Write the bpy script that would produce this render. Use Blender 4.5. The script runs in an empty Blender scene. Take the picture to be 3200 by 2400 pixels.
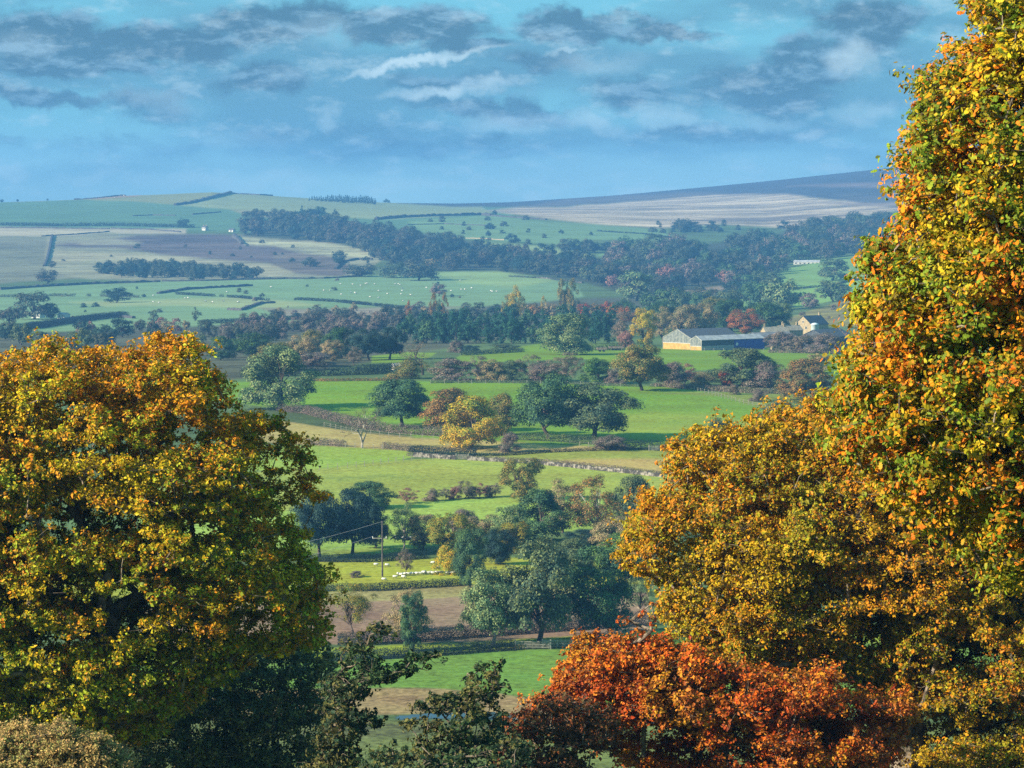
import bpy, math, random
import numpy as np

sc = bpy.context.scene
COL = sc.collection
R = math.radians
rng = np.random.default_rng(11)

# ------------------------------------------------------------------ camera
F = 1106.0 / math.tan(R(9.0))            # focal length in units of a 2212 px wide picture
V_H = 440.0                              # row of eye level
PITCH = math.atan((829.5 - V_H) / F)
SP, CP = math.sin(PITCH), math.cos(PITCH)
cam_d = bpy.data.cameras.new("camera")
cam = bpy.data.objects.new("camera", cam_d)
COL.objects.link(cam)
cam.location = (0, 0, 0)
cam.rotation_euler = (math.pi / 2 - PITCH, 0, 0)
cam_d.sensor_width = 36.0
cam_d.lens = 18.0 / math.tan(R(9.0))
cam_d.clip_start = 0.5
cam_d.clip_end = 30000.0
sc.camera = cam

# ------------------------------------------------------------------ light
SUN = np.array([-0.85, -0.32, 0.42]); SUN /= np.linalg.norm(SUN)
SUN_EL = math.asin(SUN[2]); SUN_AZ = math.atan2(SUN[0], SUN[1])
sl = bpy.data.lights.new("sun", 'SUN')
sl.energy = 5.0
sl.angle = R(0.5)
sl.color = (1.0, 0.90, 0.74)
so = bpy.data.objects.new("sun", sl)
COL.objects.link(so)
so.rotation_euler = (math.pi / 2 - SUN_EL, 0, math.pi - SUN_AZ)
so.location = tuple(SUN * 300)

sc.view_settings.view_transform = 'Standard'
sc.view_settings.look = 'None'
sc.view_settings.exposure = 0.98
sc.view_settings.gamma = 1.0
sc.view_settings.use_curve_mapping = False
try:
    c = sc.cycles
    c.max_bounces = 5; c.diffuse_bounces = 2; c.glossy_bounces = 1
    c.transmission_bounces = 3; c.volume_bounces = 1; c.transparent_max_bounces = 8
    c.use_denoising = False
    c.caustics_reflective = False; c.caustics_refractive = False
except Exception:
    pass


class NT:
    """short hand for building node trees"""
    def __init__(self, tree):
        self.t = tree; self.n = tree.nodes; self.l = tree.links
        self.n.clear()
    def new(self, typ, **kw):
        nd = self.n.new(typ)
        for k, v in kw.items():
            setattr(nd, k, v)
        return nd
    def link(self, a, b):
        self.l.new(a, b)
    def val(self, sock, x):
        if hasattr(x, 'links') or isinstance(x, bpy.types.NodeSocket):
            self.link(x, sock)
        else:
            sock.default_value = x
    def math(self, op, a, b=0.0, c=0.0, clamp=False):
        nd = self.new('ShaderNodeMath', operation=op, use_clamp=clamp)
        self.val(nd.inputs[0], a); self.val(nd.inputs[1], b); self.val(nd.inputs[2], c)
        return nd.outputs[0]
    def mix(self, fac, a, b, blend='MIX'):
        nd = self.new('ShaderNodeMix', data_type='RGBA', blend_type=blend)
        self.val(nd.inputs[0], fac)
        for s, x in ((nd.inputs[6], a), (nd.inputs[7], b)):
            if isinstance(x, (tuple, list)):
                x = tuple(x) + (1.0,) * (4 - len(x))
            self.val(s, x)
        return nd.outputs[2]
    def noise(self, vec, scale, detail=3.0, rough=0.55, dist=0.0):
        nd = self.new('ShaderNodeTexNoise')
        if vec is not None:
            self.link(vec, nd.inputs['Vector'])
        self.val(nd.inputs['Scale'], scale)
        nd.inputs['Detail'].default_value = detail
        nd.inputs['Roughness'].default_value = rough
        nd.inputs['Distortion'].default_value = dist
        return nd.outputs[0]
    def ramp(self, x, lo, hi, a=0.0, b=1.0):
        nd = self.new('ShaderNodeMapRange', interpolation_type='SMOOTHSTEP')
        self.val(nd.inputs[0], x); self.val(nd.inputs[1], lo); self.val(nd.inputs[2], hi)
        nd.inputs[3].default_value = a; nd.inputs[4].default_value = b
        return nd.outputs[0]
    def comb(self, x, y, z=0.0):
        nd = self.new('ShaderNodeCombineXYZ')
        for i, q in enumerate((x, y, z)):
            self.val(nd.inputs[i], q)
        return nd.outputs[0]


# ------------------------------------------------------------------ sky
world = bpy.data.worlds.new("World")
sc.world = world
world.use_nodes = True
w = NT(world.node_tree)
STR = 0.10
out = w.new('ShaderNodeOutputWorld')
bg = w.new('ShaderNodeBackground')
bg.inputs['Strength'].default_value = STR
w.link(bg.outputs[0], out.inputs[0])
sky = w.new('ShaderNodeTexSky', sky_type='NISHITA')
sky.sun_disc = False
sky.sun_elevation = SUN_EL
sky.sun_rotation = SUN_AZ % (2 * math.pi)
sky.altitude = 200
sky.air_density = 1.0; sky.dust_density = 0.3; sky.ozone_density = 3.0
tc = w.new('ShaderNodeTexCoord')
sep = w.new('ShaderNodeSeparateXYZ'); w.link(tc.outputs['Generated'], sep.inputs[0])
AZ = w.math('ARCTAN2', sep.outputs[0], sep.outputs[1])
EL = w.math('ARCSINE', sep.outputs[2])
# sky angles in hundredths of a radian
X = w.math('MULTIPLY', AZ, 100.0); Y = w.math('MULTIPLY', EL, 100.0)
pos = w.comb(X, Y, 0.0)
warp = w.new('ShaderNodeTexNoise'); w.link(pos, warp.inputs['Vector'])
warp.inputs['Scale'].default_value = 0.55; warp.inputs['Detail'].default_value = 5.0
warp.inputs['Roughness'].default_value = 0.6
wv = w.new('ShaderNodeVectorMath', operation='MULTIPLY_ADD')
w.link(warp.outputs['Color'], wv.inputs[0]); wv.inputs[1].default_value = (2.6, 1.7, 0); wv.inputs[2].default_value = (-1.3, -0.85, 0)
wp = w.new('ShaderNodeVectorMath', operation='ADD')
w.link(pos, wp.inputs[0]); w.link(wv.outputs[0], wp.inputs[1])
WP = wp.outputs[0]


def sky_xy(u, v):
    d = ((u - 1106) / F, CP + SP * (829.5 - v) / F, -SP + CP * (829.5 - v) / F)
    return math.atan2(d[0], d[1]) * 100, math.atan2(d[2], math.hypot(d[0], d[1])) * 100


def cloud(u, v, ru, rv, ang=0.0, soft=0.25):
    """an elliptical cloud bank of the sky, at a fixed bearing and height"""
    cx, cy = sky_xy(u, v)
    k = 100.0 / F
    m = w.new('ShaderNodeMapping', vector_type='TEXTURE')
    w.link(WP, m.inputs['Vector'])
    m.inputs['Location'].default_value = (cx, cy, 0)
    m.inputs['Rotation'].default_value = (0, 0, R(ang))
    m.inputs['Scale'].default_value = (ru * k, rv * k, 1)
    ln = w.new('ShaderNodeVectorMath', operation='LENGTH'); w.link(m.outputs[0], ln.inputs[0])
    return w.ramp(ln.outputs['Value'], 1.3, soft)


def union(items):
    o = None
    for args, k in items:
        b = w.math('MULTIPLY', cloud(*args), k)
        o = b if o is None else w.math('MAXIMUM', o, b)
    return o


DARK = [((60, 75, 170, 75), .95), ((330, 95, 260, 50, 3), 1.0), ((620, 45, 260, 55), .85), ((880, 50, 230, 55), .95),
        ((180, 140, 230, 30), .9), ((1000, 90, 130, 30), .8), ((1250, 50, 170, 42), .95), ((1440, 72, 150, 30), .8), ((1860, 55, 150, 60), .9),
        ((1740, 130, 170, 70, 10), .7), ((560, 165, 120, 42), .7), ((120, 215, 200, 28, -8), .7), ((1640, 200, 230, 80), .6),
        ((330, 240, 170, 45), .55), ((950, 175, 240, 28), .5), ((1050, 235, 260, 34, -4), .62), ((700, 290, 240, 32), .5), ((1500, 300, 300, 28), .55),
        ((900, 320, 420, 30), .5), ((300, 320, 320, 30), .4), ((1350, 190, 130, 60), .55), ((1800, 290, 170, 36), .35),
        ((80, 320, 160, 26), .35), ((1180, 130, 150, 30), .5)]
LITE = [((915, 127, 180, 13, 9), 1.0), ((830, 142, 70, 10, 12), .7), ((940, 197, 105, 19, 5), .75), ((1040, 186, 70, 15), .55), ((1275, 268, 80, 30, -12), .5),
        ((1450, 258, 70, 32), .45), ((1845, 115, 62, 42), .62), ((1870, 240, 70, 28, 10), .4), ((1740, 295, 45, 14), .5),
        ((330, 220, 120, 26), .30), ((1090, 268, 120, 30), .38), ((725, 250, 26, 36), .35), ((480, 388, 240, 24), .35),
        ((25, 372, 55, 18), .4), ((180, 380, 60, 16), .3), ((690, 70, 90, 30), .25), ((1280, 130, 110, 25), .3), ((1640, 270, 90, 20), .25), ((1000, 395, 300, 14), .25),
        ((1220, 105, 50, 10, 6), .5), ((520, 300, 120, 22), .25), ((40, 90, 70, 40), .2)]
dk = union(DARK)
lt = union(LITE)


def billow(dy):
    """heaped cloud density; dy looks that much higher up"""
    v = w.comb(w.math('MULTIPLY', X, 0.42), w.math('MULTIPLY', w.math('ADD', Y, dy), 0.95), 1.7)
    return w.noise(v, 1.0, 9.0, 0.58, 0.25)


b0, b1 = billow(0.0), billow(0.25)
soft_ = w.noise(w.comb(w.math('MULTIPLY', X, 0.10), w.math('MULTIPLY', Y, 0.42), 4.1), 1.0, 4.0, 0.5)
val = w.math('ADD', w.math('MULTIPLY', dk, 0.56), w.math('MULTIPLY', b0, 0.80))
dens = w.ramp(val, 0.46, 0.80)
lit = w.ramp(w.math('SUBTRACT', b0, b1), -0.02, 0.13)
n3 = w.noise(w.comb(w.math('MULTIPLY', X, 0.55), w.math('MULTIPLY', Y, 1.25), 7.3), 1.2, 8.0, 0.6)
ltm = w.math('MAXIMUM', w.math('MULTIPLY', lt, w.ramp(n3, 0.22, 0.58, 0.40, 1.1)), w.math('MULTIPLY', w.ramp(n3, 0.50, 0.72), 0.42), clamp=True)
S = 0.84 / STR
# clear air: the physical sky, tinted the way the cold clear blue of the day looks
clear = w.mix(0.85, sky.outputs[0], (0.075 * S, 0.345 * S, 0.46 * S))
g = w.ramp(Y, -0.2, 3.0)
clear = w.mix(g, w.mix(0.85, clear, (0.30 * S, 0.50 * S, 0.54 * S)), clear)
thin = w.mix(w.math('MULTIPLY', w.ramp(soft_, 0.36, 0.60), w.ramp(Y, 0.3, 2.0, .25, .85)), clear, (0.085 * S, 0.205 * S, 0.285 * S))
shade = w.mix(lit, (0.056 * S, 0.128 * S, 0.185 * S), (0.15 * S, 0.265 * S, 0.345 * S))
c1 = w.mix(w.math('MULTIPLY', dens, w.ramp(Y, 0.2, 2.4, .40, .95)), thin, shade)
c2 = w.mix(w.math('MULTIPLY', ltm, .92), c1, (0.42 * S, 0.55 * S, 0.59 * S))
w.link(c2, bg.inputs['Color'])


# ------------------------------------------------------------------ noise, pixels, ground
def vnoise(x, y, seed=0.0):
    xi, yi = np.floor(x), np.floor(y)
    fx, fy = x - xi, y - yi
    fx = fx * fx * (3 - 2 * fx); fy = fy * fy * (3 - 2 * fy)
    def h(i, j):
        s = np.sin(i * 127.1 + j * 311.7 + seed * 74.7) * 43758.5453
        return s - np.floor(s)
    a = h(xi, yi); b = h(xi + 1, yi); c_ = h(xi, yi + 1); d = h(xi + 1, yi + 1)
    return (a * (1 - fx) + b * fx) * (1 - fy) + (c_ * (1 - fx) + d * fx) * fy


def fbm(x, y, seed=0.0, oct_=4):
    s = np.zeros_like(np.asarray(x, float)); amp = 0.5; k = 1.0
    for i in range(oct_):
        s = s + amp * vnoise(x * k, y * k, seed + i * 3.1); amp *= 0.5; k *= 2.03
    return s


def ray(u, v):
    """world direction through (u, v) of the 2212 x 1659 picture, scaled to y = 1"""
    xc = (np.asarray(u, float) - 1106) / F; yc = (829.5 - np.asarray(v, float)) / F
    dy = CP + SP * yc
    return xc / dy, (-SP + CP * yc) / dy


def proj(x, y, z):
    dep = y * CP - z * SP
    return 1106 + F * x / dep, 829.5 - F * (y * SP + z * CP) / dep


TU = np.array([0, 550, 1106, 1650, 2212.])
TY = np.array([415, 442, 480, 520, 560, 600, 650, 700, 800, 900, 1000, 1200, 1400, 1700, 2000, 2300, 2600, 3000, 3500, 4000, 4500.])
TV = np.array([
    [1632, 1545, 1430, 1340, 1265, 1205, 1145, 1078, 975, 900, 835, 785, 758, 728, 705, 682, 655, 617, 560, 502, 470],
    [1632, 1545, 1430, 1340, 1265, 1205, 1145, 1078, 975, 900, 833, 782, 755, 723, 697, 672, 646, 610, 556, 500, 466],
    [1632, 1545, 1430, 1340, 1265, 1205, 1145, 1078, 975, 900, 832, 780, 753, 720, 693, 668, 643, 607, 552, 500, 468],
    [1632, 1545, 1430, 1340, 1265, 1205, 1145, 1078, 975, 905, 838, 782, 753, 718, 688, 665, 640, 600, 555, 515, 488],
    [1632, 1545, 1430, 1340, 1265, 1205, 1145, 1078, 975, 910, 845, 786, 754, 700, 660, 630, 600, 560, 512, 480, 455.]])
RU = np.array([-900, 0, 187, 266, 330, 463, 500, 588, 690, 830, 984, 1106, 1331, 1556, 1668, 1924, 2212, 3200.])
RV = np.array([448, 436, 429, 421, 419, 413, 416, 421, 428, 436, 438, 435, 420, 399, 388, 360, 330, 300.])
RY = np.array([5600, 5600, 5600, 5600, 5600, 5600, 5600, 5600, 5700, 6000, 6800, 7300, 7500, 7500, 7500, 7500, 7500, 7500.])
NEAR = np.array([(0.3, -1.72), (5, -2.3), (20, -5.2), (50, -12.4), (100, -24.4), (150, -36.5), (200, -47.5), (300, -66), (350, -70.6)])
UT = np.concatenate([np.arange(-2400, -100, 150.), np.arange(-100, 2330, 20.), np.arange(2350, 4700, 150.)])
LY = np.linspace(math.log(0.3), math.log(8600), 2200)
YT = np.exp(LY)


def build_ground_table():
    Z = np.zeros((len(UT), len(YT)))
    for i, u in enumerate(UT):
        uu = min(max(u, 0), 2212)
        vcol = np.array([np.interp(uu, TU, TV[:, k]) for k in range(len(TY))])
        vr = float(np.interp(u, RU, RV)); yr = float(np.interp(u, RU, RY))
        v4 = vcol[-1]
        ys = np.linspace(4700, yr, 16)
        s = (ys - 4500) / (yr - 4500)
        vs = v4 + (vr - v4) * (1 - (1 - s) ** 1.5)
        yy = np.concatenate([TY, ys, [yr + 500, yr + 1200, 9500]])
        vv = np.concatenate([vcol, vs, [vr + 22, vr + 60, vr + 110]])
        e = np.tan(np.arctan((829.5 - vv) / F) - PITCH)
        z = e * yy
        yy = np.concatenate([NEAR[:, 0], yy]); z = np.concatenate([NEAR[:, 1], z])
        Z[i] = np.interp(LY, np.log(yy), z)
    lo = np.searchsorted(YT, 25)
    def soft(q, s):
        n = int(s * 2.6); k = np.exp(-0.5 * (np.arange(-n, n + 1) / s) ** 2); k /= k.sum()
        return np.convolve(np.pad(q, n, mode='edge'), k, 'valid')
    for i in range(len(UT)):
        fade = np.clip((4900 - YT) / 500, 0, 1)
        Z[i, lo:] = (soft(Z[i], 8.5) * fade + soft(Z[i], 4.5) * (1 - fade))[lo:]
    return Z


ZT = build_ground_table()
AT, _ = ray(UT, np.full_like(UT, 700.0))
amp = np.interp(YT, [0, 300, 500, 1500, 2600, 4500, 5200, 9000], [0, 0, .5, .5, 1.8, 2.2, 1.0, 1.0])
wl = np.interp(YT, [0, 400, 1800, 2600, 9000], [90, 110, 180, 520, 700])
for i in range(len(UT)):
    ZT[i] += amp * 2 * (fbm(AT[i] * YT / wl + 5, YT / wl * 1.0, 3.0, 2) - 0.38)


def ground_z(x, y):
    """height of the ground sheet"""
    x = np.asarray(x, float); y = np.maximum(np.asarray(y, float), 0.3)
    a = x / y
    fi = np.interp(a, AT, np.arange(len(AT))); fj = (np.log(y) - LY[0]) / (LY[1] - LY[0])
    fj = np.clip(fj, 0, len(LY) - 1.001); fi = np.clip(fi, 0, len(AT) - 1.001)
    i0 = fi.astype(int); j0 = fj.astype(int); p = fi - i0; q = fj - j0
    return (ZT[i0, j0] * (1 - p) * (1 - q) + ZT[i0 + 1, j0] * p * (1 - q) + ZT[i0, j0 + 1] * (1 - p) * q + ZT[i0 + 1, j0 + 1] * p * q)


_YS = np.exp(np.linspace(math.log(395), math.log(7600), 2500))


def at(u, v):
    """the point of the ground that a bearing and a dip lead to: x, y, z and metres per unit there"""
    a, e = ray(u, v)
    z = ground_z(a * _YS, _YS)
    hit = np.nonzero(z / _YS >= e)[0]
    if len(hit):
        y = _YS[hit[0]]
    else:
        y = _YS[np.argmax(z / _YS)]
    zz = float(ground_z(a * y, y))
    return float(a * y), float(y), zz, (y * CP - zz * SP) / F


def pt(u, v, y):
    a, e = ray(u, v)
    return np.array([a * y, np.broadcast_to(y, np.shape(a)) if np.shape(a) else y, e * y], float)


def sdist(poly, px, py):
    """signed distance to a polygon, positive inside"""
    poly = np.asarray(poly, float)
    d2 = np.full(px.shape, 1e18); ins = np.zeros(px.shape, bool)
    n = len(poly)
    for i in range(n):
        x0, y0 = poly[i]; x1, y1 = poly[(i + 1) % n]
        ex, ey = x1 - x0, y1 - y0
        t = np.clip(((px - x0) * ex + (py - y0) * ey) / (ex * ex + ey * ey + 1e-9), 0, 1)
        d2 = np.minimum(d2, (px - x0 - t * ex) ** 2 + (py - y0 - t * ey) ** 2)
        c_ = ((y0 > py) != (y1 > py))
        xx = (x1 - x0) * (py - y0) / ((y1 - y0) if abs(y1 - y0) > 1e-9 else 1e-9) + x0
        ins ^= c_ & (px < xx)
    d = np.sqrt(d2)
    return np.where(ins, d, -d)


# ------------------------------------------------------------------ mesh helpers
def mesh(name, verts, faces, mats, mat_idx=None, smooth=False):
    """verts n x 3; faces a list of m x k int arrays"""
    me = bpy.data.meshes.new(name)
    faces = [np.asarray(f, np.int32) for f in faces if len(f)]
    loops = np.concatenate([f.ravel() for f in faces])
    sizes = np.concatenate([np.full(len(f), f.shape[1], np.int32) for f in faces])
    starts = np.concatenate([[0], np.cumsum(sizes)[:-1]]).astype(np.int32)
    me.vertices.add(len(verts)); me.loops.add(len(loops)); me.polygons.add(len(sizes))
    me.vertices.foreach_set('co', np.ascontiguousarray(verts, np.float32).ravel())
    me.loops.foreach_set('vertex_index', loops)
    me.polygons.foreach_set('loop_start', starts)
    me.polygons.foreach_set('loop_total', sizes)
    for m in (mats if isinstance(mats, (list, tuple)) else [mats]):
        me.materials.append(m)
    if mat_idx is not None:
        me.polygons.foreach_set('material_index', np.asarray(mat_idx, np.int32))
    me.polygons.foreach_set('use_smooth', np.full(len(sizes), smooth))
    me.update(calc_edges=True)
    me.validate()
    return me


def obj(name, data, parent=None, loc=None):
    o = bpy.data.objects.new(name, data)
    COL.objects.link(o)
    if parent is not None:
        o.parent = parent
    if loc is not None:
        o.location = loc
    return o


def tag(o, label=None, cat=None, group=None, kind=None):
    if label: o['label'] = label
    if cat: o['category'] = cat
    if group: o['group'] = group
    if kind: o['kind'] = kind
    return o


def empty(name, loc, label, cat, group=None, rz=0.0):
    o = bpy.data.objects.new(name, None)
    o.empty_display_size = 0.5
    COL.objects.link(o)
    o.location = loc; o.rotation_euler = (0, 0, rz)
    return tag(o, label, cat, group)


def norm(v):
    return v / (np.linalg.norm(v, axis=-1, keepdims=True) + 1e-12)


def tubes(p0, p1, r0, r1, k=5):
    """tapered segments, all at once: verts, quads"""
    p0 = np.atleast_2d(p0); p1 = np.atleast_2d(p1)
    n = len(p0)
    d = norm(p1 - p0)
    ref = np.where(np.abs(d[:, 2:3]) < 0.9, np.array([[0, 0, 1.]]), np.array([[1., 0, 0]]))
    s = norm(np.cross(d, ref)); t = np.cross(d, s)
    an = np.arange(k) * 2 * math.pi / k
    ring = s[:, None, :] * np.cos(an)[None, :, None] + t[:, None, :] * np.sin(an)[None, :, None]
    a = p0[:, None, :] + ring * np.reshape(r0, (-1, 1, 1))
    b = p1[:, None, :] + ring * np.reshape(r1, (-1, 1, 1))
    V = np.concatenate([a, b], 1).reshape(-1, 3)
    i = np.arange(k); j = (i + 1) % k
    q = np.stack([i, j, j + k, i + k], 1)
    Q = (q[None] + (np.arange(n) * 2 * k)[:, None, None]).reshape(-1, 4)
    return V, Q


def leaves(p, nrm, L, W, r, lobed=False, fold=0.16):
    """one small folded leaf (or leaf spray) per row of p, facing nrm"""
    n = len(p)
    nrm = norm(nrm)
    rv = norm(r.normal(size=(n, 3)))
    t = norm(np.cross(nrm, rv)); b = np.cross(nrm, t)
    L = np.reshape(L, (-1, 1)) * np.ones((n, 1)); W = np.reshape(W, (-1, 1)) * np.ones((n, 1))
    if not lobed:
        V = np.stack([p - t * L * .5, p + b * W * .5 + t * L * .08 + nrm * W * fold, p + t * L * .5, p - b * W * .5 + t * L * .08 + nrm * W * fold], 1).reshape(-1, 3)
        o = np.arange(n)[:, None] * 4
        T = np.concatenate([o + np.array([[0, 1, 2]]), o + np.array([[0, 2, 3]])])
        return V, T
    # oak leaf: narrow foot, three lobes a side, round tip
    prof = [(-.5, .0), (-.36, .16), (-.22, .34), (-.12, .22), (.06, .50), (.16, .30), (.32, .40), (.46, .18), (.52, 0)]
    rows = []
    for s, wd in prof:
        rows.append(p + t * L * s + b * W * wd + nrm * W * (fold * wd * 1.5))
    for s, wd in prof[1:-1][::-1]:
        rows.append(p + t * L * s - b * W * wd + nrm * W * (fold * wd * 1.5))
    V = np.stack(rows, 1).reshape(-1, 3)
    m = len(rows)
    o = np.arange(n)[:, None] * m
    half = len(prof)
    left = [half - 1 + i for i in range(half - 1)] + [0]      # tip back to foot, the other edge
    f = []
    for i in range(half - 1):
        a, b_ = i, i + 1
        c_, d_ = (0 if a == 0 else m - a), (m - b_ if b_ < half - 1 else half - 1)
        for tri in ((a, b_, d_), (a, d_, c_)):
            if len(set(tri)) == 3:
                f.append(o + np.array([tri]))
    return V, np.concatenate(f)


def box(cx, cy, cz, sx, sy, sz):
    x, y, z = sx / 2, sy / 2, sz / 2
    V = np.array([[cx + i * x, cy + j * y, cz + k * z] for k in (-1, 1) for j in (-1, 1) for i in (-1, 1)], float)
    Q = np.array([[0, 2, 3, 1], [4, 5, 7, 6], [0, 1, 5, 4], [2, 6, 7, 3], [0, 4, 6, 2], [1, 3, 7, 5]])
    return V, Q


def join(parts):
    """several (verts, faces) into one"""
    Vs, Fs, o = [], [], 0
    for V, Q in parts:
        Vs.append(V); o0 = o
        for q in (Q if isinstance(Q, list) else [Q]):
            Fs.append(np.asarray(q) + o0)
        o += len(V)
    return np.concatenate(Vs), Fs


# ------------------------------------------------------------------ materials
def mat(name, fn):
    m = bpy.data.materials.new(name)
    m.use_nodes = True
    t = NT(m.node_tree)
    o = t.new('ShaderNodeOutputMaterial')
    sh = fn(t)
    t.link(sh, o.inputs['Surface'])
    return m


def principled(t, colr, rough=0.8, spec=0.3, **kw):
    p = t.new('ShaderNodeBsdfPrincipled')
    if isinstance(colr, (tuple, list)):
        colr = tuple(colr) + (1.0,) * (4 - len(colr))
    t.val(p.inputs['Base Color'], colr)
    t.val(p.inputs['Roughness'], rough)
    p.inputs['Specular IOR Level'].default_value = spec
    for k, v in kw.items():
        t.val(p.inputs[k.replace('_', ' ')], v)
    return p


def attr(t, name, typ='OBJECT'):
    a = t.new('ShaderNodeAttribute', attribute_type=typ)
    a.attribute_name = name
    return a


def foliage_fn(gloss, transl, vlo=.62, vhi=1.38):
    def fn(t):
        A, B, C = (attr(t, k).outputs['Color'] for k in ('leaf_a', 'leaf_b', 'leaf_c'))
        ps = attr(t, 'patch').outputs['Fac']
        co = t.new('ShaderNodeTexCoord').outputs['Object']
        rnd = t.new('ShaderNodeNewGeometry').outputs['Random Per Island']
        oi = t.new('ShaderNodeObjectInfo').outputs['Random']
        off = t.new('ShaderNodeVectorMath', operation='ADD'); t.link(co, off.inputs[0])
        t.link(t.comb(t.math('MULTIPLY', oi, 37.0), t.math('MULTIPLY', oi, 11.0), 0.0), off.inputs[1])
        n1_ = t.noise(off.outputs[0], ps, 2.0, 0.6)
        off2 = t.new('ShaderNodeVectorMath', operation='ADD'); t.link(off.outputs[0], off2.inputs[0]); off2.inputs[1].default_value = (9, 4, 13)
        n2_ = t.noise(off2.outputs[0], t.math('MULTIPLY', ps, 1.35), 2.0, 0.6)
        r2 = t.math('FRACT', t.math('MULTIPLY', rnd, 17.31))
        zz = t.new('ShaderNodeSeparateXYZ'); t.link(co, zz.inputs[0])
        dr = t.math('MULTIPLY', attr(t, 'drift').outputs['Fac'], t.math('SUBTRACT', zz.outputs[2], attr(t, 'zref').outputs['Fac']))
        n1_ = t.math('SUBTRACT', t.math('ADD', n1_, dr), attr(t, 'less_b').outputs['Fac']); n2_ = t.math('SUBTRACT', n2_, dr)
        m1 = t.ramp(t.math('ADD', n1_, t.math('MULTIPLY', t.math('SUBTRACT', rnd, .5), 0.30)), 0.46, 0.60)
        m2 = t.ramp(t.math('ADD', n2_, t.math('MULTIPLY', t.math('SUBTRACT', r2, .5), 0.30)), 0.48, 0.62)
        colr = t.mix(m2, t.mix(m1, A, B), C)
        hs = t.new('ShaderNodeHueSaturation')
        t.link(colr, hs.inputs['Color'])
        t.link(t.ramp(r2, 0, 1, 0.485, 0.515), hs.inputs['Hue'])
        t.link(t.ramp(rnd, 0, 1, vlo, vhi), hs.inputs['Value'])
        p = principled(t, hs.outputs[0], 0.5, gloss)
        tr = t.new('ShaderNodeBsdfTranslucent'); t.link(hs.outputs[0], tr.inputs['Color'])
        mx = t.new('ShaderNodeMixShader'); mx.inputs[0].default_value = transl
        t.link(p.outputs[0], mx.inputs[1]); t.link(tr.outputs[0], mx.inputs[2])
        return mx.outputs[0]
    return fn


M_LEAF = mat('leaf_near', foliage_fn(0.12, 0.25, .40, 1.60))
M_FOL = mat('foliage', foliage_fn(0.06, 0.15, .55, 1.45))
M_FOL_FAR = mat('far_foliage', foliage_fn(0.03, 0.10, .78, 1.22))


def bark_fn(c0, c1_, sc_):
    def fn(t):
        co = t.new('ShaderNodeTexCoord').outputs['Object']
        n = t.noise(co, sc_, 5.0, 0.65)
        return principled(t, t.mix(t.ramp(n, .35, .65), c0, c1_), 0.9, 0.15).outputs[0]
    return fn


M_BARK = mat('bark', bark_fn((.045, .035, .028), (.17, .13, .095), 5.0))
M_BARK_TWIG = mat('sunlit_bark', bark_fn((.07, .055, .04), (.30, .235, .165), 4.0))
M_BARK_PALE = mat('pale_bark', bark_fn((.20, .17, .14), (.50, .44, .36), 9.0))
M_BARK_FAR = mat('far_bark', bark_fn((.05, .04, .035), (.13, .10, .08), 7.0))


def noisy(name, c0, c1_, scale, rough=0.85, spec=0.2, lo=.4, hi=.62, coord='Object'):
    def fn(t):
        co = t.new('ShaderNodeTexCoord').outputs[coord]
        n = t.noise(co, scale, 5.0, 0.65)
        return principled(t, t.mix(t.ramp(n, lo, hi), c0, c1_), rough, spec).outputs[0]
    return mat(name, fn)


M_STONE_SHADED = noisy('shaded_stone', (.045, .045, .05), (.12, .11, .10), 0.8)  # far walls: their shaded side is put into the stone colour
M_STONE_PALE = noisy('pale_limestone', (.05, .045, .04), (.30, .265, .21), 0.9, lo=.46, hi=.62)
M_STONE_WALL = noisy('building_stone', (.33, .25, .14), (.46, .36, .21), 1.2)
M_RENDER = noisy('white_render', (.52, .49, .42), (.64, .61, .53), 0.6)
M_SLATE = noisy('slate_roof', (.07, .08, .095), (.12, .13, .145), 1.6)
M_SLAB = noisy('stone_slate_roof', (.22, .20, .15), (.36, .32, .24), 1.3)
M_SHEET = noisy('fibre_cement_roof', (.15, .155, .16), (.25, .25, .25), 0.5)
M_SHEET_PALE = noisy('pale_sheet_roof', (.36, .36, .36), (.52, .51, .49), 0.4)
M_GABLE = noisy('translucent_sheet', (.13, .15, .145), (.24, .25, .22), 0.9)
M_TIMBER = noisy('yellow_timber', (.40, .25, .07), (.50, .33, .10), 0.7)
M_TRIM = noisy('pale_trim', (.62, .58, .48), (.72, .68, .58), 0.8)
M_BLUE = noisy('blue_sheet', (.008, .04, .30), (.012, .055, .38), 0.5, rough=0.5, spec=.4)
M_BLUEGREY = noisy('dark_boarding', (.06, .07, .085), (.11, .12, .135), 0.9)
M_BLOCK = noisy('concrete_block', (.30, .30, .29), (.40, .39, .37), 0.9)
M_WHITE = noisy('white_paint', (.76, .76, .76), (.84, .84, .84), 2.0, rough=.5)
M_TANK = noisy('tank_paint', (.55, .66, .66), (.68, .76, .75), 0.7, rough=.4, spec=.5)
M_GLASS = noisy('dark_pane', (.02, .025, .03), (.04, .05, .06), 1.0, rough=.12, spec=.6)
M_POST = noisy('weathered_post', (.26, .24, .19), (.46, .42, .34), 2.0)
M_POLE = noisy('pole_timber', (.07, .06, .06), (.15, .125, .11), 1.5)
M_WIRE = noisy('wire', (.30, .32, .36), (.40, .42, .46), 3.0)
M_WOOL = noisy('wool', (.62, .58, .50), (.82, .78, .70), 4.0, rough=1.0)
M_SKIN = noisy('dark_face', (.10, .09, .08), (.16, .14, .12), 4.0)
M_COW = noisy('cow_hide', (.012, .012, .014), (.70, .68, .65), 0.9, lo=.53, hi=.56)
M_MUD = noisy('cart_boards', (.20, .14, .10), (.34, .27, .22), 1.6)

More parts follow.
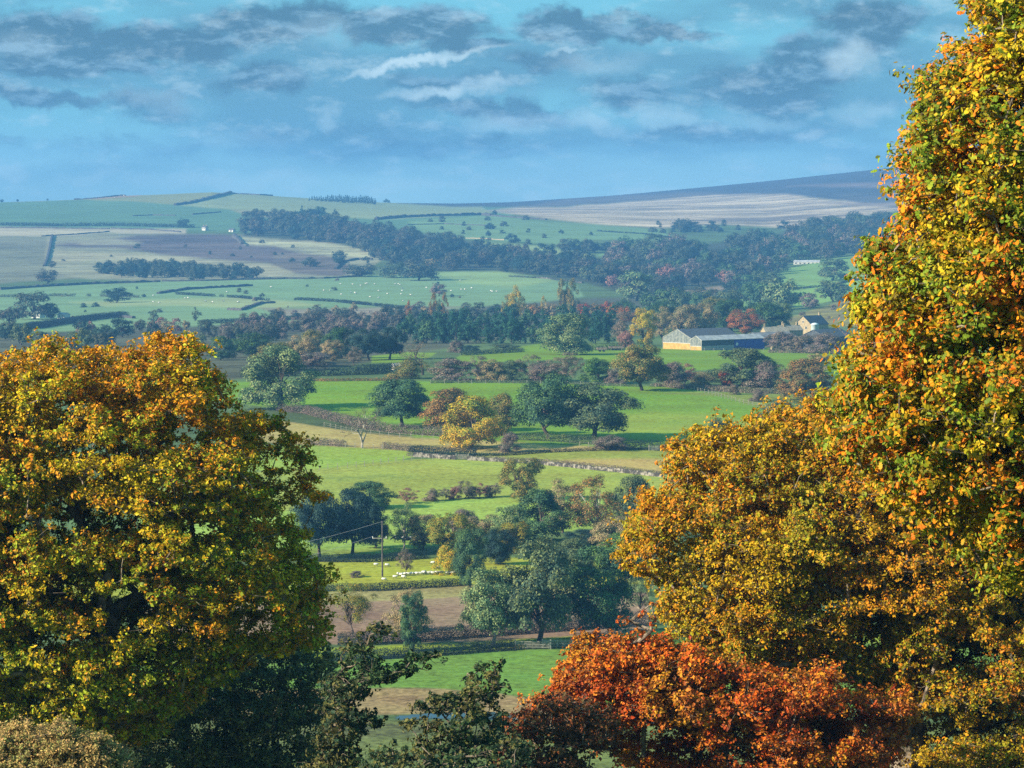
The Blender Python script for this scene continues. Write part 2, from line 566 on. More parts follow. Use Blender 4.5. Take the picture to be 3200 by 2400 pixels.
# ------------------------------------------------------------------ the ground
def ground_fn(t):
    cv = attr(t, 'field', 'GEOMETRY').outputs['Color']
    rg = attr(t, 'rough', 'GEOMETRY').outputs['Fac']
    g_ = t.new('ShaderNodeNewGeometry')
    P = g_.outputs['Position']
    a = t.noise(P, 0.9, 4.0, 0.7)
    b = t.noise(P, 0.06, 7.0, 0.72)
    c_ = t.noise(P, 0.012, 5.0, 0.65)
    mp = t.new('ShaderNodeMapping'); t.link(P, mp.inputs['Vector']); mp.inputs['Scale'].default_value = (.0035, .010, .006)
    st_ = t.noise(mp.outputs[0], 1.0, 9.0, 0.68, 1.2)
    k = t.math('ADD', t.math('ADD', t.math('MULTIPLY', t.math('SUBTRACT', a, .5), 1.5), t.math('MULTIPLY', t.math('SUBTRACT', st_, .5), t.math('MULTIPLY', rg, 2.2))), t.math('ADD', t.math('MULTIPLY', t.math('SUBTRACT', b, .5), 0.9), t.math('MULTIPLY', t.math('SUBTRACT', c_, .5), 0.5)))
    val = t.math('ADD', 1.0, t.math('MULTIPLY', k, t.math('ADD', 0.80, t.math('MULTIPLY', rg, 1.5))))
    val = t.math('MAXIMUM', val, 0.25)
    hs = t.new('ShaderNodeHueSaturation'); t.link(cv, hs.inputs['Color'])
    t.link(t.ramp(b, .3, .7, .485, .515), hs.inputs['Hue']); t.link(val, hs.inputs['Value'])
    # rough ground: tussocks of darker scrub
    d = t.noise(P, 0.06, 6.0, 0.75)
    sc_ = t.math('MULTIPLY', t.ramp(d, .54, .66), t.math('MULTIPLY', rg, 0.8))
    colr = t.mix(sc_, hs.outputs[0], (.045, .05, .03))
    mp2 = t.new('ShaderNodeMapping'); t.link(P, mp2.inputs['Vector']); mp2.inputs['Scale'].default_value = (.0022, .0052, .004); mp2.inputs['Location'].default_value = (3, 7, 1)
    he = t.math('MULTIPLY', t.ramp(t.noise(mp2.outputs[0], 1.0, 9.0, 0.7, 0.8), .50, .60), t.math('MULTIPLY', t.math('MULTIPLY', rg, rg), 0.75))
    colr = t.mix(he, colr, (.085, .065, .07))
    return principled(t, colr, 0.95, 0.05).outputs[0]


M_GROUND = mat('ground_cover', ground_fn)
M_WATER = mat('river_water', lambda t: principled(t, (.035, .05, .055), 0.12, 0.5).outputs[0])

# name, outline in picture units, base colour, roughness, softness of the edge
FIELDS = [
    ('hillside', [(-900, 300), (1106, 300), (1106, 470), (900, 520), (700, 520), (500, 500), (0, 492), (-900, 492)], (0.115, 0.204, 0.100), .25, 3),  # dark green carries the shade lying on the lower hillside
    ('hillside', [(40, 433), (187, 429), (330, 419), (463, 412), (505, 416), (380, 443), (262, 434), (190, 432)], (0.253, 0.255, 0.090), .3, 2),
    ('hillside', [(384, 444), (440, 432), (500, 416), (588, 421), (700, 430), (860, 438), (1040, 446), (1062, 462), (950, 468), (830, 474), (700, 470), (640, 458), (560, 462), (520, 455)], (0.265, 0.296, 0.130), .2, 2),  # sunlit grass, its light put into a paler green
    ('hillside', [(0, 430), (90, 429), (230, 421), (330, 418), (300, 424), (190, 431), (0, 437)], (0.322, 0.204, 0.110), .5, 1.5),
    ('hillside', [(500, 454), (640, 458), (720, 466), (620, 472), (540, 466)], (0.276, 0.224, 0.100), .3, 3),
    ('rough_pasture', [(-900, 491), (0, 491), (400, 495), (400, 507), (240, 504), (110, 511), (0, 512), (-900, 514)], (.44, .37, .24), .4, 2),
    ('rough_pasture', [(-900, 508), (0, 510), (108, 511), (97, 578), (98, 590), (200, 600), (0, 612), (-900, 625)], (.20, .19, .11), .5, 3),
    ('rough_pasture', [(100, 511), (240, 504), (400, 506), (520, 507), (700, 520), (820, 535), (830, 560), (760, 600), (590, 604), (360, 606), (200, 604), (96, 590)], (.28, .26, .15), .5, 3),
    ('bracken_slope', [(112, 530), (170, 521), (238, 517), (300, 508), (430, 506), (505, 508), (528, 529), (600, 533), (660, 548), (735, 560), (745, 590), (690, 590), (594, 570), (470, 560), (344, 549), (266, 536), (160, 533)], (.135, .095, .085), .7, 4),
    ('rough_pasture', [(150, 522), (250, 516), (310, 524), (290, 530), (180, 528)], (.32, .29, .18), .4, 4),
    ('rough_pasture', [(110, 540), (210, 545), (344, 553), (470, 563), (594, 572), (650, 588), (560, 602), (400, 566), (200, 560), (105, 570)], (.35, .31, .18), .5, 3),
    ('rough_pasture', [(505, 509), (600, 513), (680, 519), (750, 526), (812, 538), (818, 552), (780, 556), (700, 547), (600, 532), (522, 524)], (.40, .37, .20), .7, 2),
    ('bracken_slope', [(600, 545), (700, 552), (760, 575), (740, 600), (640, 590), (590, 572)], (.17, .125, .09), .8, 4),
    ('pasture', [(-900, 640), (0, 626), (100, 617), (350, 607), (600, 602), (780, 596), (930, 590), (1060, 582), (1240, 612), (1262, 640), (1150, 664), (1000, 668), (900, 668), (760, 690), (600, 700), (420, 706), (200, 712), (0, 725), (-900, 740)], (0.184, 0.284, 0.126), .25, 3),
    ('pasture', [(150, 652), (330, 648), (520, 642), (620, 650), (700, 660), (560, 668), (400, 660), (230, 662)], (0.299, 0.347, 0.147), .25, 4),
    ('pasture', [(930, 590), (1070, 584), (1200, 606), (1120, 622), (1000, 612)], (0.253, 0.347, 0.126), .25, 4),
    ('rough_pasture', [(560, 666), (700, 668), (880, 663), (1000, 662), (900, 680), (760, 690), (620, 684)], (.26, .22, .15), .5, 4),
    ('scrub_ground', [(-900, 745), (0, 722), (300, 710), (500, 702), (700, 690), (900, 676), (1020, 664), (1260, 645), (1400, 640), (1400, 700), (1000, 745), (700, 800), (400, 830), (-900, 860)], (.10, .10, .055), .6, 4),
    ('pasture', [(880, 478), (960, 470), (1062, 466), (1200, 480), (1300, 486), (1440, 496), (1440, 520), (1330, 516), (1200, 528), (1100, 522), (1000, 517), (920, 506)], (0.172, 0.265, 0.110), .25, 3),
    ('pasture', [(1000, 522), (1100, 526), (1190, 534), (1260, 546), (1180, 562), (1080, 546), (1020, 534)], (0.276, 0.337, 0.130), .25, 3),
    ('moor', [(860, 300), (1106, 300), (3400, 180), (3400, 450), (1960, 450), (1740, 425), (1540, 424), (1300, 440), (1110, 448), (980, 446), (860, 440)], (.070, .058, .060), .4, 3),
    ('moor', [(1050, 456), (1106, 449), (1220, 446), (1380, 434), (1540, 420), (1700, 420), (1800, 432), (1930, 438), (1950, 452), (1900, 462), (1830, 474), (1700, 494), (1560, 484), (1425, 492), (1290, 484), (1180, 472)], (.46, .35, .235), .9, 4),
    ('moor', [(1700, 402), (1820, 396), (1950, 392), (3400, 360), (3400, 372), (1950, 404), (1860, 405)], (.20, .14, .12), .5, 4),
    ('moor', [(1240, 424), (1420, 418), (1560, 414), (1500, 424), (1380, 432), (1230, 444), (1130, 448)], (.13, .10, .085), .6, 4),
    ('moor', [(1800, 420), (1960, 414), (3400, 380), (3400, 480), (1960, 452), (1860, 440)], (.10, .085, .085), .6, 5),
    ('moor', [(1740, 436), (1880, 438), (1960, 436), (3400, 440), (3400, 446), (1960, 444), (1850, 444)], (.30, .22, .17), .5, 2),
    ('woodland_floor', [(520, 512), (620, 475), (760, 480), (960, 512), (1180, 548), (1330, 560), (1450, 535), (1600, 520), (1760, 490), (1960, 470), (3400, 470), (3400, 560), (1960, 530), (1720, 560), (1650, 600), (1580, 645), (1400, 650), (1250, 606), (1080, 586), (940, 586), (820, 560), (800, 540), (700, 522)], (.06, .07, .035), .5, 4),
    ('pasture', [(1560, 660), (1630, 612), (1700, 580), (1800, 557), (1960, 545), (3400, 540), (3400, 600), (1960, 590), (1850, 604), (1740, 622), (1700, 640), (1650, 668)], (0.184, 0.294, 0.074), .2, 2),
    ('pasture', [(1690, 640), (1740, 624), (1840, 603), (1960, 592), (3400, 600), (3400, 640), (1960, 630), (1800, 650), (1720, 664)], (0.207, 0.336, 0.074), .2, 2),
    ('pasture', [(1290, 552), (1350, 540), (1440, 530), (1470, 538), (1400, 552), (1320, 562)], (.19, .30, .11), .3, 3),
    ('pasture', [(1700, 560), (1760, 538), (1830, 520), (1850, 530), (1780, 552)], (.30, .30, .16), .3, 3),
    ('stubble_field', [(1395, 652), (1440, 633), (1500, 624), (1556, 618), (1572, 634), (1500, 644), (1440, 655), (1400, 660)], (.27, .19, .12), .2, 2),
    ('hillside', [(1640, 706), (1700, 690), (1760, 668), (1850, 640), (1960, 628), (3400, 620), (3400, 720), (1900, 706), (1740, 704)], (0.230, 0.200, 0.063), .6, 3),
    ('meadow', [(960, 790), (1000, 762), (1100, 752), (1170, 742), (1330, 744), (1430, 752), (1600, 754), (1750, 752), (1960, 756), (3400, 760), (3400, 840), (1960, 830), (1700, 800), (1500, 800), (1380, 790), (1250, 775), (1120, 780)], (0.166, 0.260, 0.020), .25, 1.5),
    ('meadow', [(800, 770), (880, 760), (940, 762), (920, 776), (850, 784), (800, 784)], (0.179, 0.270, 0.021), .25, 1.5),
    ('grass_field', [(-900, 815), (500, 826), (640, 821), (900, 824), (1320, 830), (1440, 836), (1510, 842), (1560, 856), (1610, 870), (1650, 884), (1690, 900), (1700, 925), (1640, 950), (1540, 972), (1400, 966), (1200, 962), (900, 945), (760, 915), (640, 885), (480, 868), (-900, 850)], (0.159, 0.265, 0.021), .28, 1.5),
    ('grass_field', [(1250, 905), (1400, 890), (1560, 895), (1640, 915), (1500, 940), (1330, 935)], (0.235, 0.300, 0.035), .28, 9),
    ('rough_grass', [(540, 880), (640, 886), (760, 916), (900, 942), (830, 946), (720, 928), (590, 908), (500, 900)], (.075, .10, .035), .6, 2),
    ('hay_meadow', [(480, 900), (590, 906), (730, 928), (900, 946), (1100, 954), (1290, 966), (1296, 973), (1100, 979), (1000, 978), (850, 972), (730, 966), (640, 960), (480, 950)], (.40, .31, .10), .25, 1.5),
    ('meadow', [(1430, 850), (1500, 846), (1620, 850), (1760, 850), (3400, 860), (3400, 900), (1760, 900), (1660, 886), (1560, 856)], (0.207, 0.250, 0.042), .4, 2),
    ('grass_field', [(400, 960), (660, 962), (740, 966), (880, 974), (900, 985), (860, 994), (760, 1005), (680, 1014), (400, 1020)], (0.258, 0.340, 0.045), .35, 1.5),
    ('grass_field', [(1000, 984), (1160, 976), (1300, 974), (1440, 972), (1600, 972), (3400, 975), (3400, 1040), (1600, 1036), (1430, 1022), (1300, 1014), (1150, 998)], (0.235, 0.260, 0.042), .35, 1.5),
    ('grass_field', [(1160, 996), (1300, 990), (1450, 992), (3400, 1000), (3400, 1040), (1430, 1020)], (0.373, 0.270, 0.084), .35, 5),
    ('grass_field', [(300, 1030), (680, 1014), (860, 994), (960, 990), (1150, 1000), (1300, 1016), (1430, 1026), (3400, 1040), (3400, 1080), (1200, 1072), (1000, 1076), (830, 1092), (300, 1120)], (0.276, 0.310, 0.052), .4, 1.5),
    ('pasture', [(300, 1120), (830, 1092), (1000, 1077), (1200, 1072), (1400, 1080), (1300, 1140), (1000, 1170), (830, 1196), (600, 1210), (300, 1220)], (0.248, 0.340, 0.056), .5, 2),
    ('pasture', [(-900, 1225), (560, 1222), (700, 1212), (900, 1206), (1100, 1205), (1400, 1210), (1400, 1262), (1012, 1264), (700, 1278), (400, 1290), (-900, 1300)], (0.328, 0.340, 0.035), .35, 2),
    ('rough_grass', [(400, 1282), (720, 1276), (1012, 1262), (1300, 1262), (1300, 1282), (1000, 1290), (820, 1300), (400, 1310)], (.28, .24, .09), .5, 2),
    ('ploughed_field', [(300, 1310), (720, 1304), (860, 1296), (1010, 1288), (1400, 1280), (1400, 1370), (1240, 1380), (980, 1386), (700, 1392), (300, 1400)], (.27, .175, .11), .3, 2),
    ('pasture', [(300, 1408), (780, 1398), (1000, 1388), (1240, 1374), (1450, 1362), (3400, 1350), (3400, 1400), (1450, 1392), (1150, 1400), (900, 1412), (700, 1424), (300, 1440)], (0.278, 0.340, 0.028), .3, 2),
    ('grass_field', [(300, 1440), (860, 1424), (1000, 1412), (1240, 1400), (1450, 1392), (3400, 1380), (3400, 1560), (1300, 1520), (1100, 1500), (940, 1486), (850, 1486), (300, 1500)], (0.152, 0.270, 0.042), .3, 2),
    ('river_bank', [(300, 1494), (840, 1486), (960, 1488), (1090, 1500), (1200, 1520), (1500, 1550), (1200, 1560), (1050, 1540), (800, 1544), (300, 1560)], (.33, .23, .10), .5, 3),
    ('river_bank', [(-900, 1560), (800, 1556), (1100, 1560), (3400, 1570), (3400, 1700), (-900, 1700)], (.16, .19, .05), .6, 3),
    ('river', [(850, 1549), (930, 1542), (1060, 1539), (1200, 1546), (1700, 1560), (1700, 1570), (1200, 1558), (1050, 1553), (940, 1554), (860, 1556)], (.03, .07, .12), 0, 1),
]


def build_ground():
    us = np.concatenate([np.arange(-2400, -60, 120.), np.arange(-60, 2280, 5.0), np.arange(2300, 4700, 120.)])
    A, _ = ray(us, np.full_like(us, 700.0))
    # rows: close together where the ground shows foreshortened
    ref = 1106
    ys = [0.3, 1, 2, 4, 8, 14, 22, 32, 45, 60, 80, 100, 125, 150, 180, 210, 240, 270, 300, 325, 350, 370, 385]
    dense = np.exp(np.linspace(math.log(395), math.log(7700), 6000))
    a0, _ = ray(ref, 700.)
    acc = None; rows = []
    es = []
    for uu in (300, 1106, 1900):
        aa, _ = ray(uu, 700.)
        _, vv = proj(aa * dense, dense, ground_z(aa * dense, dense))
        es.append(vv)
    last = None; lasty = 390
    for j in range(len(dense)):
        v3 = np.array([q[j] for q in es])
        if last is None or np.max(np.abs(v3 - last)) >= 2.2 or dense[j] / lasty > 1.02:
            rows.append(dense[j]); last = v3; lasty = dense[j]
    ys = np.array(ys + rows + [7800, 7950, 8100, 8300])
    n, m = len(us), len(ys)
    X_ = A[None, :] * ys[:, None]; Y_ = np.broadcast_to(ys[:, None], (m, n))
    Z_ = ground_z(X_, Y_)
    x, y, z = X_.ravel(), Y_.ravel(), Z_.ravel()
    pu, pv = proj(x, y, z)
    # wander the field edges a little
    qu = pu + 7 * (fbm(pu / 60, pv / 25, 1.0) - .47) * 2
    qv = pv + 2.2 * (fbm(pu / 45, pv / 22, 2.0) - .47) * 2
    colr = np.zeros((len(x), 3)); colr[:] = (.10, .15, .05)
    rough = np.full(len(x), .5)
    fid = np.zeros(len(x), int)
    deep = y > 7560
    for i, (nm, poly, c_, rg, soft) in enumerate(FIELDS):
        P = np.array(poly, float)
        lo, hi = P.min(0) - 25, P.max(0) + 25
        sel = np.nonzero((qu > lo[0]) & (qu < hi[0]) & (qv > lo[1]) & (qv < hi[1]) & (y > 392))[0]
        if not len(sel):
            continue
        d = sdist(poly, qu[sel], qv[sel])
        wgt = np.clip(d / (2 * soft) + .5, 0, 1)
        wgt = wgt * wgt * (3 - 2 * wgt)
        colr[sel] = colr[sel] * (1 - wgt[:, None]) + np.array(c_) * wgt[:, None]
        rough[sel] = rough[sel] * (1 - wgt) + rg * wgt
        fid[sel[d > 0]] = i + 1
    V = np.stack([x, y, z], 1)
    idx = np.arange(m * n).reshape(m, n)
    Q = np.stack([idx[:-1, :-1], idx[:-1, 1:], idx[1:, 1:], idx[1:, :-1]], -1).reshape(-1, 4)
    fq = fid[Q[:, 0]]
    groups = {}
    for i in np.unique(fq):
        groups.setdefault('terrain' if i == 0 else FIELDS[i - 1][0] + '#%d' % i, []).append(i)
    for nm, ids in groups.items():
        q = Q[np.isin(fq, ids)]
        used, inv = np.unique(q, return_inverse=True)
        base = nm.split('#')[0]
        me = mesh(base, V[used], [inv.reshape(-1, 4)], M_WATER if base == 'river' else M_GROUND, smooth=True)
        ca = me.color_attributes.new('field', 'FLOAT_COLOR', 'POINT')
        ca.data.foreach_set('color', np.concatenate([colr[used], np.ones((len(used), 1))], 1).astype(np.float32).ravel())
        ra = me.attributes.new('rough', 'FLOAT', 'POINT')
        ra.data.foreach_set('value', rough[used].astype(np.float32))
        o = obj(base, me)
        o['kind'] = 'structure'


build_ground()

# ------------------------------------------------------------------ leaf colours
PAL = {
    'dkgreen': ((0.0435, 0.1087, 0.0406), (0.0798, 0.145, 0.0319), (0.0319, 0.0798, 0.0508)),
    'green': ((0.0798, 0.1812, 0.0406), (0.1305, 0.2175, 0.0362), (0.058, 0.1232, 0.0508)),
    'teal': ((.065, .145, .065), (.10, .175, .055), (.045, .10, .06)),
    'greygreen': ((0.1595, 0.232, 0.0943), (0.232, 0.2755, 0.1015), (0.1015, 0.174, 0.0798)),
    'bluegreen': ((.10, .15, .07), (.15, .18, .065), (.065, .11, .07)),
    'olive': ((0.2175, 0.203, 0.0508), (0.319, 0.2175, 0.0508), (0.1232, 0.1595, 0.0508)),
    'brown': ((0.2375, 0.1438, 0.05), (0.3375, 0.175, 0.0438), (0.1375, 0.1375, 0.05)),
    'rust': ((0.35, 0.125, 0.0375), (0.45, 0.15, 0.0375), (0.15, 0.1125, 0.0375)),
    'red': ((.30, .065, .035), (.38, .09, .03), (.16, .08, .03)),
    'pink': ((.32, .15, .12), (.38, .20, .14), (.22, .13, .10)),
    'mauve': ((0.2125, 0.15, 0.1313), (0.275, 0.2063, 0.15), (0.125, 0.1313, 0.0875)),
    'tan': ((0.325, 0.25, 0.125), (0.4125, 0.3, 0.1375), (0.2125, 0.2, 0.0875)),
    'yellow': ((.52, .40, .03), (.54, .33, .025), (.24, .28, .035)),
    'yelgreen': ((.26, .25, .04), (.34, .25, .03), (.13, .18, .04)),
    'orange': ((.38, .20, .03), (.42, .14, .02), (.24, .19, .03)),
    'conifer': ((0.0275, 0.0938, 0.0562), (0.0438, 0.1125, 0.05), (0.02, 0.0625, 0.0475)),
    'twig': ((0.2125, 0.1625, 0.125), (0.275, 0.2, 0.1375), (0.15, 0.1375, 0.075)),
    'hedge_shaded': ((.020, .042, .045), (.035, .050, .04), (.018, .032, .038)),  # leaves darkened to carry the shade on the hedges
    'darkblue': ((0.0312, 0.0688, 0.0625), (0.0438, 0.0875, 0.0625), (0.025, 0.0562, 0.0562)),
    'wood': ((.075, .10, .065), (.11, .115, .065), (.05, .08, .06)),
    'wood_brown': ((.10, .10, .075), (.14, .115, .075), (.075, .09, .065)),
    'gold_oak': ((.45, .285, .008), (.50, .205, .008), (.28, .24, .012)),
    'near_oak': ((.44, .35, .012), (.58, .19, .008), (.17, .22, .014)),
    'left_oak': ((.50, .37, .010), (.56, .24, .010), (.28, .31, .016)),
    'red_oak': ((.60, .13, .008), (.50, .22, .016), (.34, .075, .014)),
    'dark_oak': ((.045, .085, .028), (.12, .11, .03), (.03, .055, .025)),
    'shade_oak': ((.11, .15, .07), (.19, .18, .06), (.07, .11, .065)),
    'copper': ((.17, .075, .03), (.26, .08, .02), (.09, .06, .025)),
    'bramble': ((.50, .34, .11), (.40, .26, .09), (.26, .24, .07)),
}


def paint(o, pal, patch):
    for k, c_ in zip(('leaf_a', 'leaf_b', 'leaf_c'), PAL[pal] if isinstance(pal, str) else pal):
        o[k] = list(c_) + [1.0]
    o['patch'] = float(patch)
    o['less_b'] = 0.0; o['drift'] = 0.0; o['zref'] = 0.0


# ------------------------------------------------------------------ tree shapes, unit height and width
def crown_mesh(name, profile, z0, nclump, rc, nleaf, size, seed, up=0.15, spread=1.0, aspect=0.62, trunk_mat=None, stem=None, rough=.30):
    """leaf clumps over the surface and through the body of a crown; profile(t) gives the half width at height t of the crown"""
    r = np.random.default_rng(seed)
    zs = np.linspace(0.02, 0.98, 60); pr = np.array([profile(t) for t in zs])
    wts = pr + .03; wts /= wts.sum()
    tz = np.interp(r.random(nclump), np.cumsum(wts), zs)
    th = r.random(nclump) * 2 * math.pi
    lump = 1 + 0.22 * np.sin(th * 2 + r.random() * 6) * r.random() + 0.16 * np.sin(th * 3 + tz * 7 + r.random() * 6)
    rad = np.array([profile(t) for t in tz]) * lump * np.sqrt(r.uniform(.30, 1.05, nclump)) * spread
    rcs = rc * r.uniform(.6, 1.4, nclump)
    rad = np.maximum(rad - rcs * .35, 0)
    C = np.stack([rad * np.cos(th), rad * np.sin(th), z0 + (1 - z0) * tz * (1 - rc * .5)], 1)
    wl_ = rcs ** 2; wl_ /= wl_.sum()
    cid = r.choice(nclump, nleaf, p=wl_)
    d = norm(r.normal(size=(nleaf, 3)))
    d[:, 2] = np.where(d[:, 2] < -0.35, -d[:, 2], d[:, 2])
    rr = rcs[cid, None] * r.uniform(.35, 1.08, (nleaf, 1)) ** 0.6
    p = C[cid] + d * rr * np.array([1, 1, .85])
    outc = norm(p - np.array([0, 0, z0 + (1 - z0) * .35]))
    n = d * .75 + outc * .45 + np.array([0, 0, up]) + r.normal(size=(nleaf, 3)) * rough
    L = size * r.uniform(.65, 1.4, nleaf)
    # fill the unit width and height
    wx = np.percentile(np.abs(p[:, :2]), 98.5) * 2; hz_ = np.percentile(p[:, 2], 99.6)
    k3 = np.array([1 / wx, 1 / wx, 1 / hz_])
    p = p * k3; C = C * k3
    V, T = leaves(p, n, L, L * aspect, r)
    if stem is None:
        return mesh(name, V, [T], [M_FOL]), C
    sv, sq = stem(C, r)
    Vj, Fj = join([(V, T), (sv, sq)])
    mi = np.concatenate([np.zeros(len(T)), np.ones(len(sq))])
    return mesh(name, Vj, Fj, [M_FOL_FAR, trunk_mat or M_BARK_FAR], mi), C


def stem_to(C, r, tr=.03, top=.62, nl=12, lean=.05, pale=False):
    """trunk with limbs that reach towards the clumps of the crown"""
    zs = np.array([-0.03, .06, .16, .28, .40, top])
    off = np.cumsum(r.normal(0, lean / 3, (len(zs), 2)), 0); off[:2] = 0
    ax = np.column_stack([off, zs])
    rad = tr * np.array([1.55, 1.0, .85, .72, .52, .25])
    P0, P1, R0, R1 = list(ax[:-1]), list(ax[1:]), list(rad[:-1]), list(rad[1:])
    for c_ in C[r.permutation(len(C))[:nl]]:
        k = r.integers(2, 5)
        a = ax[k]
        m = a * .5 + c_ * .5 + np.array([0, 0, .05]) + r.normal(0, .02, 3)
        P0 += [a, m]; P1 += [m, c_]
        R0 += [rad[k] * .55, rad[k] * .32]; R1 += [rad[k] * .32, rad[k] * .10]
    return tubes(np.array(P0), np.array(P1), np.array(R0), np.array(R1), 5)


def p_oak(t): return .5 * math.sqrt(max(0, 1 - (abs(t - .38) / .64) ** 2.3))
def p_round(t): return .5 * math.sqrt(max(0, 1 - ((t - .5) / .52) ** 2))
def p_tall(t): return .5 * math.sqrt(max(0, 1 - (abs(t - .56) / .60) ** 2.2))
def p_dome(t): return .5 * math.sqrt(max(0, 1 - (abs(t - .30) / .72) ** 2.4))
def p_poplar(t): return .5 * (min(1, t * 3.2) ** .7) * (1 - max(0, (t - .55) / .5) ** 1.8)
def p_cone(t): return .5 * (1 - t) ** .75 * min(1, t * 8 + .3)
def p_bush(t): return .5 * math.sqrt(max(0, 1 - (t * .98) ** 2.2))


PROTO = {}


def proto(kind, var, full):
    key = (kind, var, full)
    if key in PROTO:
        return PROTO[key]
    seed = sum(map(ord, kind)) * 17 + var * 101 + (7 if full else 0)
    q = 1.0 if full else 0.11
    s = 1.0 if full else 2.5
    spec = {
        'oak': (p_oak, .08, 70, .135, 22000, .028, 1.0),
        'standard': (p_dome, .20, 70, .135, 22000, .028, 1.0),
        'round': (p_round, .05, 60, .14, 19000, .028, 1.0),
        'tall': (p_tall, .06, 64, .12, 17000, .028, 1.0),
        'poplar': (p_poplar, .03, 60, .13, 7000, .032, 1.0),
        'conifer': (p_cone, .02, 70, .10, 8000, .034, 1.0),
        'bush': (p_bush, .0, 50, .15, 12000, .034, 1.0),
        'sparse': (p_oak, .20, 60, .11, 9000, .022, 1.05),
    }[kind]
    prof, z0, nc, rc, nl, sz, sp = spec
    r = np.random.default_rng(seed + 5)
    if kind == 'bush':
        st = (lambda C, r_: stem_to(C, r_, .03, .4, 10))
    elif kind in ('poplar', 'conifer'):
        st = (lambda C, r_: stem_to(C, r_, .022, .85, 14, .02))
    elif kind == 'sparse':
        st = (lambda C, r_: stem_to(C, r_, .026, .7, 30, .10))
    else:
        st = (lambda C, r_: stem_to(C, r_, .032, .62, 16))
    nm = 'crown'
    if full:
        cm, C = crown_mesh(nm, prof, z0, nc, rc, int(nl * q), sz * s, seed, spread=sp)
        sv, sq = st(C, r)
        tm = mesh('trunk', sv, [sq], [M_BARK], smooth=True)
        PROTO[key] = (cm, tm)
    else:
        cm, C = crown_mesh(kind + '_tree', prof, z0, max(26, int(nc * .6)), rc * 1.2, max(900, int(nl * q)), sz * s * .95, seed, spread=sp, stem=st, rough=.16)
        PROTO[key] = (cm, None)
    return PROTO[key]


def bare_mesh(seed, depth=5, spread=.55, droop=0.0):
    """a leafless tree: trunk and limbs, and the finer twigs"""
    r = np.random.default_rng(seed)
    segs = []
    def grow(p, d, ln, rad, k):
        q = p + d * ln * .5 + r.normal(0, .03, 3) * ln
        e = q + norm(d + r.normal(0, .16, 3)) * ln * .5
        segs.append((p, q, rad, rad * .8, k)); segs.append((q, e, rad * .8, rad * .62, k))
        if k == 0:
            return
        for i in range(r.integers(2, 4) + (1 if k == depth else 0)):
            nd = norm(d + r.normal(0, spread, 3) + np.array([0, 0, .10 - droop * (depth - k)]))
            grow(e if r.random() < .75 else q, nd, ln * r.uniform(.62, .85), rad * r.uniform(.5, .68), k - 1)
    grow(np.array([0, 0, -.03]), np.array([0.02, 0, 1.0]), .30, .040, depth)
    P0 = np.array([s[0] for s in segs]); P1 = np.array([s[1] for s in segs])
    R0 = np.array([s[2] for s in segs]); R1 = np.array([s[3] for s in segs]); K = np.array([s[4] for s in segs])
    top = P1[:, 2].max(); wid = np.percentile(np.abs(P1[:, :2]), 97) * 2
    sc3 = np.array([1 / wid, 1 / wid, 1 / top])
    P0 = P0 * sc3; P1 = P1 * sc3
    R0 = np.maximum(R0, .0022); R1 = np.maximum(R1, .0018)
    big = K >= 2
    a = tubes(P0[big], P1[big], R0[big], R1[big], 5)
    b = tubes(P0[~big], P1[~big], R0[~big], R1[~big], 3)
    tips = P1[K == 0]
    p = tips[r.integers(0, len(tips), 1500)] + r.normal(0, .022, (1500, 3))
    lf = leaves(p, r.normal(size=(1500, 3)) + np.array([0, 0, .4]), .022 * r.uniform(.6, 1.4, 1500), .010 * r.uniform(.6, 1.4, 1500), r)
    return a, b, lf


BARE = {}


def bare(var):
    if var not in BARE:
        a, b, lf = bare_mesh(500 + var * 7, 5 if var < 4 else 6, .50 + .06 * (var % 3))
        tm = mesh('trunk', a[0], [a[1]], [M_BARK], smooth=True)
        V, Fs = join([b, lf])
        cm = mesh('crown', V, Fs, [M_BARK, M_FOL], np.concatenate([np.zeros(len(b[1])), np.ones(len(lf[1]))]))
        BARE[var] = (cm, tm)
    return BARE[var]


NAME = {'oak': 'oak_tree', 'standard': 'oak_tree', 'round': 'round_tree', 'tall': 'tall_tree', 'poplar': 'poplar_tree', 'conifer': 'conifer_tree', 'bush': 'bush', 'sparse': 'thin_tree', 'bare': 'bare_tree'}
CAT = {'poplar': 'poplar', 'conifer': 'conifer', 'bush': 'bush'}
vcount = [0]


def tree(kind, u, vb, h, wd, pal, label, group=None, var=None, name=None, cat=None, pale=False, patch=2.6, y=None):
    """a tree with its own trunk and crown, standing on the ground at a bearing and dip; h, wd in picture units there"""
    vcount[0] += 1
    var = vcount[0] % 3 if var is None else var
    x, yy, z, k = at(u, vb)
    if y is not None:
        a, e = ray(u, vb); x, yy = a * y, y; z = float(ground_z(x, yy)); k = (yy * CP - z * SP) / F
        top = e * y + h * k; h = (top - z) / k if top > z else h
    root = empty(name or NAME[kind], (x, yy, z - .15), label, cat or CAT.get(kind, 'tree'), group, float(rng.uniform(0, 6.28)))
    root.scale = (wd * k * 1.14, wd * k * 1.14, h * k * 1.05)
    cm, tm = bare(var) if kind == 'bare' else proto(kind, var, True)
    t = obj('trunk', tm, root)
    if pale:
        t.material_slots[0].link = 'OBJECT'; t.material_slots[0].material = M_BARK_PALE
    c_ = obj('crown', cm, root)
    paint(c_, pal, patch)
    return root


def far_tree(kind, x, y, h, wd, pal, name, label, group, cat='tree', sink=.2):
    vcount[0] += 1
    o = obj(name, proto(kind, vcount[0] % 4, False)[0])
    o.location = (x, y, float(ground_z(x, y)) - sink)
    o.rotation_euler = (0, 0, float(rng.uniform(0, 6.28)))
    o.scale = (wd, wd, h)
    paint(o, pal, 2.2)
    return tag(o, label, cat, group)


